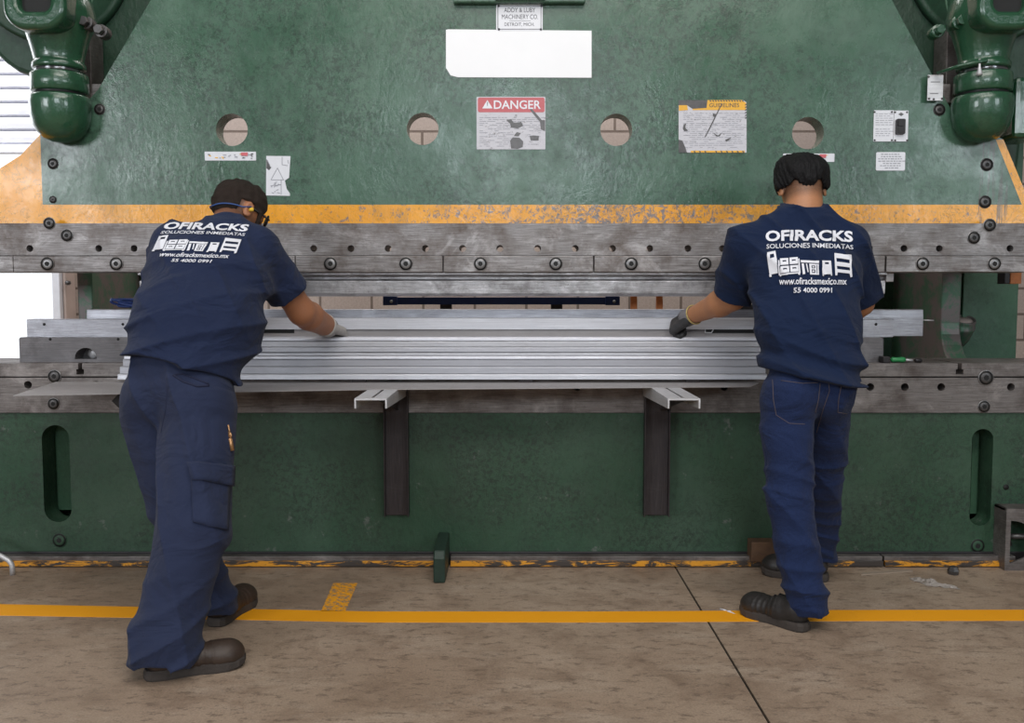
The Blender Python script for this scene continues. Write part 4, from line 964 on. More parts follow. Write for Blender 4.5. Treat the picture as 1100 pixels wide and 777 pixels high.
M['teeL'] = cloth('navy_cotton', (0.012,0.019,0.052), (0.018,0.028,0.070)); M['teeR'] = cloth('dark_navy_cotton', (0.006,0.014,0.045), (0.010,0.021,0.060))
M['cargo'] = cloth('navy_twill', (0.018,0.025,0.060), (0.028,0.037,0.078)); M['denim'] = cloth('blue_denim', (0.008,0.015,0.052), (0.013,0.024,0.070), denim=True)
def hair_mat(name, a, b, freq=(140,140,60)):
    n = NT(name); w = n.noise(1, 3, 0.6, n.mapping(freq)); n.bump(w, 0.9, 0.008); return n.out(n.mix(w, a, b), 0.62, 0, 0.22)
M['hairR'] = hair_mat('black_hair', (0.004,0.004,0.005), (0.012,0.011,0.012)); M['hairL'] = hair_mat('short_dark_hair', (0.018,0.012,0.010), (0.048,0.033,0.026), (300,300,300))
M['gloveR'] = simple('grey_black_glove', (0.035,0.035,0.038), 0.55, 0, 0.4, 60, 0.3); M['gloveC'] = simple('grey_knit_cuff', (0.20,0.19,0.20), 0.9, 0, 0.2, 120, 0.4)
M['gloveL'] = simple('pale_grey_glove', (0.42,0.39,0.37), 0.8, 0, 0.2, 90, 0.4); M['cufft'] = simple('glove_hem_yellow', (0.50,0.38,0.14), 0.8)
M['leatherL'] = simple('brown_leather', (0.045,0.028,0.020), 0.5, 0, 0.4, 25, 0.2); M['leatherR'] = simple('black_leather', (0.024,0.021,0.020), 0.45, 0, 0.5, 25, 0.2)
M['sole'] = simple('rubber_sole', (0.050,0.040,0.035), 0.8, 0, 0.3, 40, 0.3)
M['print'] = simple('white_shirt_print', (0.80,0.80,0.86), 0.8, 0, 0.03, 40, 0)
M['thread'] = simple('tan_thread', (0.30,0.17,0.08), 0.8); M['strap'] = simple('blue_cord', (0.03,0.08,0.25), 0.6); M['plug'] = simple('yellow_foam', (0.85,0.55,0.05), 0.7)
M['brass'] = simple('key_brass', (0.45,0.25,0.12), 0.35, 0.6)

def frame(fwd, up):
    f = Vector(fwd).normalized(); r = f.cross(Vector(up)).normalized(); u = r.cross(f).normalized()
    return r, f, u          # right, forward, up
def head_prims(s, C, fr, g=0.0, full=True):
    r, f, u = fr; R = [list(r), list(f), list(u)]; C = Vector(C)
    s.ell(C + u*0.012 - f*0.004, (0.075+g, 0.095+g, 0.090+g), R, 0.0)
    if full:
        s.ell(C - u*0.045 + f*0.028, (0.058, 0.066, 0.070), R, 0.03)                       # jaw and face
        s.ell(C - u*0.095 + f*0.062, (0.024, 0.022, 0.020), R, 0.025)                      # chin
        s.cap(C - u*0.005 + f*0.093, C - u*0.040 + f*0.112, 0.007, 0.011, 0.010)           # nose
        for q in (-1, 1):
            s.ell(C + r*q*0.032 - u*0.008 + f*0.098, (0.015, 0.012, 0.010), R, 0.006, sub=True)   # eye socket
            s.ell(C + r*q*0.031 - u*0.009 + f*0.083, (0.013, 0.012, 0.012), R, 0.003)
            s.ell(C + r*q*0.032 + u*0.010 + f*0.090, (0.020, 0.008, 0.006), R, 0.008)             # brow
            e = C + r*q*0.083 - u*0.018 - f*0.004
            Re = [list((r - f*q*0.55).normalized()), list((f + r*q*0.55).normalized()), list(u)]
            s.ell(e, (0.010, 0.020, 0.033), Re, 0.004)                                            # ear
            s.ell(e + r*q*0.010 + f*0.004, (0.007, 0.011, 0.021), Re, 0.003, sub=True)
        s.ell(C - u*0.068 + f*0.096, (0.024, 0.006, 0.007), R, 0.006)                      # lips
        s.ell(C - u*0.069 + f*0.103, (0.022, 0.004, 0.0015), R, 0.002, sub=True)
def arm(s, sh, el, wr, g=0.0, k=0.025):
    s.cap(sh, el, 0.052+g, 0.041+g, k); m = Vector(el).lerp(Vector(wr), 0.3); s.cap(el, m, 0.040+g, 0.044+g, k); s.cap(m, wr, 0.044+g, 0.028+g, k)
def hand(s, wr, fwd, back, side, spread=1.0, curl=(18, 28, 24), thumb=(0.6, 0.6), g=0.0022, only=None):
    """five fingers on a palm; back: direction out of the back of the hand; side: direction of the thumb"""
    f = Vector(fwd).normalized(); b = (Vector(back) - f*Vector(back).dot(f)).normalized(); t = (Vector(side) - f*Vector(side).dot(f) - b*Vector(side).dot(b)).normalized()
    wr = Vector(wr)
    for i, (o, w0) in enumerate(((0.030, 0.022), (0.010, 0.010), (-0.010, -0.008), (-0.029, -0.020))):
        s.cap(wr + t*w0, wr + f*0.085 + t*o*0.95, 0.017+g, 0.0145+g, 0.012)
    for i, (o, L, r0) in enumerate(((0.030, 0.070, 0.0090), (0.0105, 0.079, 0.0095), (-0.0100, 0.073, 0.0090), (-0.0300, 0.058, 0.0080))):
        p = wr + f*(0.088-abs(i-1)*0.004) + t*o; ang = 0.0; spl = (o*2.2)*spread
        for j, (fr_, cu_) in enumerate(zip((0.46, 0.30, 0.24), curl)):
            ang += math.radians(cu_ * (1+0.08*i)); d = (f*math.cos(ang) - b*math.sin(ang) + t*spl).normalized(); q = p + d*L*fr_
            s.cap(p, q, r0*(1-0.06*j)+g, r0*(0.94-0.06*j)+g, 0.003); p = q
    p = wr + f*0.022 + t*0.024 - b*0.004; q = p + (t*thumb[0] + f*0.75 - b*0.15).normalized()*0.045; e = q + (t*thumb[1]*0.5 + f*0.95 - b*0.35).normalized()*0.034
    x_ = e + (f - b*0.45 + t*0.05).normalized()*0.026
    s.cap(p, q, 0.015+g, 0.0125+g, 0.010); s.cap(q, e, 0.0115+g, 0.0105+g, 0.004); s.cap(e, x_, 0.0105+g, 0.0092+g, 0.003)
def shoe(parent, heel, toe, ankle, mat, name='shoe', L=0.29):
    """heel/toe on the floor; upper, sole and laces"""
    heel = Vector(heel); toe = Vector(toe); f = (toe-heel); f.z = 0; pitch_ = 0; f.normalize(); r = f.cross(Vector((0,0,1))); u = Vector((0,0,1)); toe = heel + f*L
    lo = [min(heel[i], toe[i])-0.1 for i in range(3)]; hi = [max(heel[i], toe[i])+0.1 for i in range(3)]; lo[2] = -0.02; hi[2] = 0.2
    R = [list(r), list(f), list(u)]
    s = SDF(lo, hi, 0.004)
    s.cap(heel+f*0.045+u*0.055, heel+f*0.10+u*0.055, 0.036, 0.040, 0.02, u, 1.25); s.cap(heel+f*0.10+u*0.050, heel+f*(L-0.06)+u*0.040, 0.041, 0.046, 0.03, u, 0.9)
    s.ell(heel+f*(L-0.062)+u*0.042, (0.047, 0.057, 0.036), R, 0.03); s.cap(heel+f*0.05+u*0.07, Vector(ankle)+u*0.03, 0.040, 0.045, 0.02)
    s.cut((0,0,0.028), (0,0,-1)); s.cut((0,0,0.155), (0,0,1))
    s.disp(lambda P: 0.0015*fnoise(P, 90, 5) - 0.0022*np.abs(np.sin(((P[0]-heel.x)*f.x+(P[1]-heel.y)*f.y)*150))**6*(((P[0]-heel.x)*f.x+(P[1]-heel.y)*f.y) > 0.11)*(((P[0]-heel.x)*f.x+(P[1]-heel.y)*f.y) < 0.20))
    vs, fc = s.mesh(); up = obj_from(vs, fc, name, mat, parent, None, 1)
    # sole outline
    pts = []
    for (a, w) in ((0,0), (0.004,0.022), (0.02,0.034), (0.06,0.039), (0.11,0.037), (0.15,0.039), (0.20,0.050), (0.235,0.052), (0.265,0.044), (0.283,0.028), (0.292,0.0)): pts.append((a*L/0.29, w))
    ring = [(a, w) for a, w in pts] + [(a, -w) for a, w in pts[-2:0:-1]]
    mb = MB(); n = len(ring); V = []
    for z, sc in ((0.0005, 0.97), (0.006, 1.0), (0.022, 1.0), (0.032, 0.965)):
        for a, w in ring: p = heel + f*((a-L/2)*sc+L/2) + r*w*sc; V.append((p.x, p.y, z + (0.010*max(0, (a/L-0.75)*4)**2 if z < 0.02 else 0.010*max(0, (a/L-0.75)*4)**2*0.8)))
    F = [tuple(range(n))[::-1], tuple(range(3*n, 4*n))]
    for j in range(3):
        for i in range(n): F.append((j*n+i, j*n+(i+1) % n, (j+1)*n+(i+1) % n, (j+1)*n+i))
    mb.add(V, F, 0, False); mb.build('sole', M['sole'], up)
    mb = MB()
    for k in range(4):
        c = heel + f*(0.115+0.022*k) + u*(0.106-0.010*k); mb.tube([c - r*0.026 - u*0.012, c + u*0.0, c + r*0.026 - u*0.012], 0.0028, 6)
    mb.build('laces', M['black'], up)
    return up

# white print: layout in a 93 x 65 unit panel (x right, y down)
def print_layout():
    polys = []; T = []
    def tx(t, x0, x1, y0, y1, bold, arch=0.0):
        vs, fs = text_fit(t, x0, x1, -y1, -y0, bold); vs = [(x, -y - (arch*(1-((x-46.5)/46.5)**2)), 0) for x, y, z in vs]; T.append((vs, fs))
    tx('OFIRACKS', 0, 93, 0.8, 12.6, 0.035, 1.0)
    tx('SOLUCIONES INMEDIATAS', 1.5, 93, 15.5, 20.3, 0.012, 1.6)
    tx('www.ofiracksmexico.mx', 15, 86, 50, 57.5, 0.016, 0.3); tx('55 4000 0991', 30.5, 71, 60.5, 66, 0.016, 0)
    def B(x0, y0, x1, y1): polys.append([(x0,y0),(x1,y0),(x1,y1),(x0,y1)])
    def loopset(L): polys.append(L)
    fur = []
    # locker
    fur.append([[(2,24),(11,22),(14,45),(5,47)], [(5,26),(9,25.2),(9.6,28.8),(5.6,29.6)]]); fur.append([[(4.5,47),(7,46.7),(7.3,49),(5,49.3)]])
    # chest of four drawers
    for (ax_, ay_) in ((15.6,30.0),(25.6,29.0),(16.2,38.2),(26.2,37.2)):
        fur.append([[(ax_,ay_),(ax_+8.9,ay_-0.7),(ax_+9.3,ay_+6.2),(ax_+0.4,ay_+7.0)], [(ax_+2.6,ay_+2.0),(ax_+6.6,ay_+1.7),(ax_+6.8,ay_+3.4),(ax_+5.6,ay_+3.0),(ax_+4.0,ay_+3.2),(ax_+2.9,ay_+3.8)]])
    fur.append([[(13.4,32),(14.8,31.8),(16.3,46),(35.9,44),(34.9,30),(36.3,29.8),(37.4,45.2),(14.9,47.6)]])
    fur.append([[(15.5,47),(17.3,46.8),(17.5,48.5),(16,48.6)]]); fur.append([[(34.5,44.8),(37,44.6),(37,47),(35.2,47)]])
    # desk
    fur.append([[(37.5,31.5),(57,32),(57,34.5),(37.8,34)]]); fur.append([[(38.5,35),(41,35),(42.5,46),(39.8,46.5)]]); fur.append([[(46.5,35.2),(57,35.3),(57,46.8),(47.5,46.6)], [(49,37),(53,37),(53,40),(49.2,40)], [(49.2,41.2),(53,41.2),(53,45),(49.5,45)], [(54.6,36.5),(55.3,36.5),(55.3,45.5),(54.6,45.5)]])
    fur.append([[(50,37.8),(52,37.8),(52,39.2),(50,39.2)]]); fur.append([[(50,42.2),(52,42.2),(52,44),(50,44)]]); fur.append([[(43,35.2),(44.4,35.2),(46,44),(44.8,44.2)]])
    # low cabinet
    fur.append([[(60,32),(69.5,32),(70.5,46.5),(61,46.5)], [(62.8,33.8),(67,33.8),(67.2,35.8),(63,35.8)]]); fur.append([[(61,46.5),(62.5,46.5),(62.5,48),(61.2,48)]]); fur.append([[(69,46.5),(70.5,46.5),(70.5,48),(69.2,48)]])
    # shelf rack
    fur.append([[(73,24),(91,26),(92,48.8),(90,49.6),(89,45.5),(76.5,44.2),(76,47.6),(74,47.5)], [(75,29.2),(89.2,30.8),(89.5,34.5),(75.4,33)], [(75.6,37.5),(89.4,39),(89.6,42.2),(76,40.8)]])
    for L in fur:
        vs, fs = flat_mesh([[(x, -y) for x, y in l] for l in L], 0.0); T.append(([(x, -y, 0) for x, y, z in vs], fs))
    # dark inner marks stay as gaps: handles drawn as small notches
    return T
LAY = print_layout()
def project_print(shirt, parent, mapf, label):
    me = shirt.data; base = wloc(shirt); bvh = BVHTree.FromPolygons([Vector(v.co)+base for v in me.vertices], [tuple(p.vertices) for p in me.polygons])
    bm = bmesh.new()
    for vs, fs in LAY:
        bv = [bm.verts.new(v) for v in vs]
        for f in fs:
            try: bm.faces.new([bv[i] for i in f])
            except ValueError: pass
    bmesh.ops.remove_doubles(bm, verts=bm.verts, dist=1e-4)
    bmesh.ops.triangulate(bm, faces=bm.faces)
    for _ in range(6):
        long = [e for e in bm.edges if e.calc_length() > 1.0]
        if not long: break
        bmesh.ops.subdivide_edges(bm, edges=long, cuts=1); bmesh.ops.triangulate(bm, faces=bm.faces)
    dead = []; cp = Vector((0, CAMY, CAMZ))
    for v in bm.verts:
        px, py = mapf(v.co.x/93.0, v.co.y/65.0); d = ray(px, py).normalized(); h, nrm, _, _ = bvh.ray_cast(cp, d)
        if h is None: dead.append(v); continue
        if nrm.dot(d) > 0: nrm = -nrm
        if -nrm.dot(d) < 0.05: dead.append(v)
        v.co = h + nrm*0.0036 - base
    bmesh.ops.delete(bm, geom=dead, context='VERTS')
    lf = [f for f in bm.faces if max(e.calc_length() for e in f.edges) > 0.03]; bmesh.ops.delete(bm, geom=lf, context='FACES')
    for f in bm.faces: f.smooth = True
    m2 = bpy.data.meshes.new('shirt_print'); bm.to_mesh(m2); bm.free(); m2.materials.append(M['print'])
    o = bpy.data.objects.new('shirt_print', m2); COL.objects.link(o); o.parent = shirt; tag(o, label)
    sm = o.modifiers.new('thick', 'SOLIDIFY'); sm.thickness = 0.0006
def stitch(target, pix, name, mat, r=0.0014, off=0.0012):
    me = target.data; base = wloc(target); bvh = BVHTree.FromPolygons([Vector(v.co)+base for v in me.vertices], [tuple(p.vertices) for p in me.polygons])
    pts = []; cp = Vector((0, CAMY, CAMZ))
    for i in range(len(pix)-1):
        for k in range(6):
            t = k/6; px = pix[i][0]*(1-t)+pix[i+1][0]*t; py = pix[i][1]*(1-t)+pix[i+1][1]*t
            h, nrm, _, _ = bvh.ray_cast(cp, ray(px, py).normalized())
            if h is not None: pts.append(h + nrm*off)
    if len(pts) > 2: return MB().tube(pts, r, 6).build(name, mat, target)
bil = lambda TL, TR, BL, BR: (lambda u, v: ((TL[0]*(1-u)+TR[0]*u)*(1-v)+(BL[0]*(1-u)+BR[0]*u)*v, (TL[1]*(1-u)+TR[1]*u)*(1-v)+(BL[1]*(1-u)+BR[1]*u)*v))
def bounds(pts, m): a = np.array([list(p) for p in pts]); return a.min(0)-m, a.max(0)+m
def seg_t(P, a, b):
    a = np.array(a); b = np.array(b); ab = b-a; return ((P[0]-a[0])*ab[0]+(P[1]-a[1])*ab[1]+(P[2]-a[2])*ab[2])/float(ab@ab)

# ================================================================== right operator
def right_man():
    root = empty('person', (W(872,660,-.5).x, -0.5, 0.0), 'person with thick black hair in navy T-shirt and blue jeans, leaning over the press', 'person')
    pel, wai, che, nek = W(871,404,-.62), W(868,352,-.58), W(864,292,-.50), W(861,236,-.42)
    hd = W(861,199,-.355)
    hL, hR = W(846,420,-.64), W(889,418,-.58); kL, kR = W(848,538,-.72), W(884,520,-.42); aL, aR = W(866,646,-.78), W(881,598,-.19)
    sL, sR = W(798,262,-.45), W(914,262,-.45); eL, wL = W(787,320,-.30), W(744,339,-.10); eR, wR = W(925,326,-.32), W(900,340,-.14)
    X = (1,0,0); fr = frame((-0.02, 1, -0.42), (0,0,1)); r, f, u = fr
    # body
    lo, hi = bounds([hd, aL, aR, sL, sR, wL, wR, eR, kL], 0.14); s = SDF(lo, hi, 0.005)
    s.cap(pel, wai, 0.095, 0.085, 0.03, X, 1.5); s.cap(wai, che, 0.085, 0.095, 0.03, X, 1.55); s.cap(che, nek-Vector((0,0,.05)), 0.09, 0.05, 0.03, X, 1.5)
    s.cap(sL, sR, 0.045, 0.045, 0.04); s.cap(nek-Vector((0,0.01,.03)), hd-u*0.055-f*0.015, 0.078, 0.066, 0.03)
    head_prims(s, hd, fr, 0.003)
    arm(s, sL, eL, wL, 0.006); arm(s, sR, eR, wR, 0.004)
    s.cap(wL, wL+(wL-eL).normalized()*0.03, 0.028, 0.028, .01); s.cap(wR, wR+(wR-eR).normalized()*0.03, 0.028, 0.028, .01)
    for h_, k_, a_ in ((hL,kL,aL), (hR,kR,aR)): s.cap(h_, k_, 0.072, 0.050, 0.03); s.cap(k_, a_, 0.050, 0.034, 0.03)
    vs, fc = s.mesh()
    def stub(V):
        q = V-np.array(hd); uu = q@np.array(u); ff = q@np.array(f); return np.clip((uu+0.095)/0.035, 0, 1)*np.clip((0.035-ff)/0.03, 0, 1)*0.75*(np.linalg.norm(q, axis=1) < 0.15)*(np.abs(q@np.array(r)) < 0.077)
    obj_from(vs, fc, 'body', M['skinR'], root, None, 2, stub)
    # hair: thick layered cap with a ragged V-shaped lower edge
    s = SDF(np.array(hd)-0.16, np.array(hd)+0.16, 0.003); R = [list(r), list(f), list(u)]
    s.ell(hd+u*0.022-f*0.004, (0.100, 0.112, 0.096), R, 0)
    for dx_, du_, df_, rr in ((-.05,.06,-.02,.05), (.05,.055,-.02,.05), (-.012,.085,.0,.045), (-.075,.0,-.01,.030), (.074,.0,-.01,.030), (0.03,.02,-.075,.038), (-.03,.02,-.075,.038), (0,-.018,-.085,.018)):
        s.ell(hd+r*dx_+u*du_+f*df_, (rr, rr, rr), R, 0.02)
    P = s.full(); q = [P[i]-hd[i] for i in range(3)]
    uu = q[0]*u[0]+q[1]*u[1]+q[2]*u[2]; ff = q[0]*f[0]+q[1]*f[1]+q[2]*f[2]; rr_ = q[0]*r[0]+q[1]*r[1]+q[2]*r[2]
    ar = np.abs(rr_ + 0.004)
    lim = -0.020 + 0.34*np.clip(ff, -0.11, 0) + 0.030*np.clip(1-np.abs(ar-0.045)/0.028, 0, 1) - 0.008*np.clip(1-ar/0.022, 0, 1) + 0.004*np.sin(rr_*520+3*np.sin(ff*90))
    lim = np.where(ff > 0.05, 0.035, lim)
    s.v = np.maximum(s.v, (lim-uu).astype(np.float32))
    ang = np.arctan2(rr_, -(ff-0.02)); s.v += (0.0016*np.sin(ang*31+uu*60+2*np.sin(ang*7)) + 0.0022*fnoise(P, 70, 3) + 0.0016*fnoise(P, 170, 9)).astype(np.float32)
    vs, fc = s.mesh(); obj_from(vs, fc, 'hair', M['hairR'], root, 'thick black hair above shaved nape', 1)
    # shirt
    lo, hi = bounds([pel, nek, sL, sR, eL, eR], 0.27); s = SDF(lo, hi, 0.005)
    s.cap(pel+Vector((0,-0.005,-.02)), wai, 0.138, 0.122, 0.04, X, 1.32); s.cap(wai, che, 0.122, 0.125, 0.05, X, 1.50); s.cap(che, nek-Vector((0,0.0,.075)), 0.122, 0.075, 0.05, X, 1.55)
    s.cap(sL+Vector((.02,0,.005)), nek+Vector((-.04,-.01,.0)), 0.058, 0.056, 0.06); s.cap(sR-Vector((.02,0,-.005)), nek+Vector((.04,-.01,.0)), 0.058, 0.056, 0.06)
    s.cap(nek-Vector((0,0.0,.06)), nek+Vector((0,0.008,.012)), 0.088, 0.083, 0.04)
    for sh, el, e2 in ((sL, eL, 0.92), (sR, eR, 0.88)):
        q = sh.lerp(el, e2); s.cap(sh, q, 0.066, 0.078, 0.045)
    D = {}
    for sh, el, e2 in ((sL, eL, 0.94), (sR, eR, 0.90)):
        dn = (el-sh).normalized(); D[1] = dn
    # sleeve and hem cuts are local: applied through bounded fields
    P = s.full()
    def local_cut(p, n, rad):
        n = Vector(n).normalized(); d = (P[0]-p[0])*n[0]+(P[1]-p[1])*n[1]+(P[2]-p[2])*n[2]; dist = np.sqrt((P[0]-p[0])**2+(P[1]-p[1])**2+(P[2]-p[2])**2)
        s.v = np.where(dist < rad, np.maximum(s.v, d), s.v).astype(np.float32)
    for sh, el, e2, tilt in ((sL, eL, 0.93, Vector((-.10,0,.0))), (sR, eR, 0.93, Vector((0.05,0,0)))):
        q = sh.lerp(el, e2); local_cut(q, (el-sh).normalized()+tilt, 0.13)
        s.cap(q-(el-sh).normalized()*0.035, q+(el-sh).normalized()*0.08, 0.058, 0.070, 0.0, sub=True)
    hp = W(871, 402, -.62); s.cut(hp, (-0.16, 0.0, -1))
    s.cut(nek+Vector((0,0.008,.050)), (0, -0.16, 1))
    def folds(P):
        zz_ = P[2]; tq = np.clip((1.12-zz_)/0.35, 0, 1)
        a = np.abs(np.sin(38*zz_ + 7*P[0] + 2.4*fnoise(P, 8, 11)))
        b_ = np.abs(np.sin(26*(P[0]*0.9+P[2]*0.5) + 2.0*fnoise(P, 7, 21)))
        return -0.017*tq*(1-a)**2.0 - 0.012*(1-tq*.6)*(1-b_)**2.5 + 0.004*fnoise(P, 16, 4) - 0.009*np.clip((1.0-zz_)/0.08, 0, 1)*np.sin(16*P[0]+55*zz_)
    s.disp(folds)
    vs, fc = s.mesh(); shirt = obj_from(vs, fc, 't_shirt', M['teeR'], root, 'navy T-shirt with white back print', 2)
    mb = MB(); cc = nek+Vector((0,0.008,0.046)); s_=0; mb.tube([cc+Vector((0.082*math.cos(t), 0.078*math.sin(t), 0.012*math.sin(t))) for t in np.linspace(0, 2*PI, 40)], 0.006, 8); mb.build('collar', M['teeR'], shirt)
    project_print(shirt, root, bil((822,247.5),(916,248),(822,314),(916,314)), 'white OFIRACKS print of office furniture')
    # jeans
    lo, hi = bounds([pel, aL, aR, kL, kR], 0.24); s = SDF(lo, hi, 0.005)
    s.cap(pel+Vector((0,0.01,.02)), pel-Vector((0,0,.03)), 0.100, 0.110, 0.04, X, 1.42)
    s.ell(hL+Vector((.005,-.03,-.02)), (0.090,0.092,0.095), None, 0.04); s.ell(hR+Vector((-.005,-.03,-.02)), (0.083,0.088,0.09), None, 0.04)
    s.cap(hL-Vector((0,0,.03)), kL, 0.095, 0.076, 0.02); s.cap(kL, aL, 0.076, 0.063, 0.02); s.cap(hR-Vector((0,0,.03)), kR, 0.088, 0.070, 0.02); s.cap(kR, aR, 0.068, 0.058, 0.02)
    s.cap(aL+Vector((0.004,0,.02)), aL-Vector((-0.006,0,.03)), 0.066, 0.066, 0.01)
    s.cap(aR, aR+Vector((0,-.02,.0)), 0.060, 0.060, 0.01); s.cut((aL.x,aL.y,0.058), (0.10,0.0,-1)); s.cut((aR.x, aR.y, 0.10), (0,0,-1)) if False else None; s.cut(pel+Vector((0,0,.05)), (0,0,1))
    def jf(P):
        k_ = (np.clip((0.36-P[2])/0.25, 0, 1)+0.15)*(0.35+0.65*np.clip((P[2]-0.08)/0.08,0,1)); a = np.abs(np.sin(44*P[2] + 9*P[0] + 2.8*fnoise(P, 12, 31)))
        kk_ = np.exp(-((P[2]-0.50)/0.05)**2)
        b_ = np.abs(np.sin(18*(P[0]+0.6*P[2])+2.2*fnoise(P, 9, 8)))
        return -0.015*(k_+0.6*kk_)*(1-a)**1.6 - 0.009*(1-b_)**2.5 + 0.003*fnoise(P, 22, 2)
    s.disp(jf)
    vs, fc = s.mesh(); jeans = obj_from(vs, fc, 'jeans', M['denim'], root, 'blue denim jeans with tan stitching', 2)
    st = simple('denim_thread', (0.11,0.085,0.09), 0.9, 0, 0.2, 60, 0)
    for L in ([(839,409),(862,412),(882,411)], [(830,408),(831,430),(834,446),(848,455),(868,456)], [(881,412),(879,430),(875,446)], [(904,412),(920,405)], [(904,412),(901,428),(900,443),(912,445)]): stitch(jeans, L, 'pocket_seam', st, 0.0011, 0.0008)
    stitch(jeans, [(889,402),(891,420),(884,440),(876,470)], 'seat_seam', st, 0.0011, 0.0008)
    # shoes
    h1 = FL(871,683); t1 = FL(812,663); shoe(root, (h1.x, h1.y+0.03, 0), (t1.x, t1.y+0.02, 0), aL, M['leatherR'], L=0.275)
    h2 = Vector((aR.x+0.02, -0.245, 0)); shoe(root, h2, h2+Vector((-0.8, 0.38, 0)), Vector((aR.x-0.01, aR.y-.01, .08)), M['leatherR'], L=0.27)
    # gloves
    s = SDF(np.array(wL)-0.16, np.array(wL)+0.16, 0.0025)
    hand(s, wL+Vector((-0.012,0.010,-.006)), (-0.62, 0.62, -0.50), (-0.55, -0.45, 0.75), (0.55, 0.55, 0.35), 0.8, (48, 58, 40), (0.7, 0.8), g=0.0035)
    vs, fc = s.mesh(); gl = obj_from(vs, fc, 'glove', M['gloveR'], root, 'black coated glove', 1)
    d = (wL-eL).normalized()
    mb = MB(); a_ = wL - d*0.010; mb.tube([a_, a_+d*0.02, a_+d*0.045, a_+d*0.06], [0.040, 0.037, 0.038, 0.036], 24); mb.build('cuff', M['gloveC'], gl, label='grey knitted cuff')
    MB().tube([a_+(Vector((0,0,1)).cross(d).normalized()*math.cos(t)+d.cross(Vector((0,0,1)).cross(d).normalized())*math.sin(t))*0.040 for t in np.linspace(0, 2*PI, 28)], 0.0028, 6).build('cuff_edge', M['cufft'], gl)
    s = SDF(np.array(wR)-0.15, np.array(wR)+0.15, 0.003); hand(s, wR+Vector((0,0.005,-.0)), (-0.2,0.75,-0.30), (0,0.3,1), (-1,0,0), 1.0, (25,35,30), g=0.003)
    vs, fc = s.mesh(); obj_from(vs, fc, 'glove', M['gloveR'], root, None, 1)
right_man()

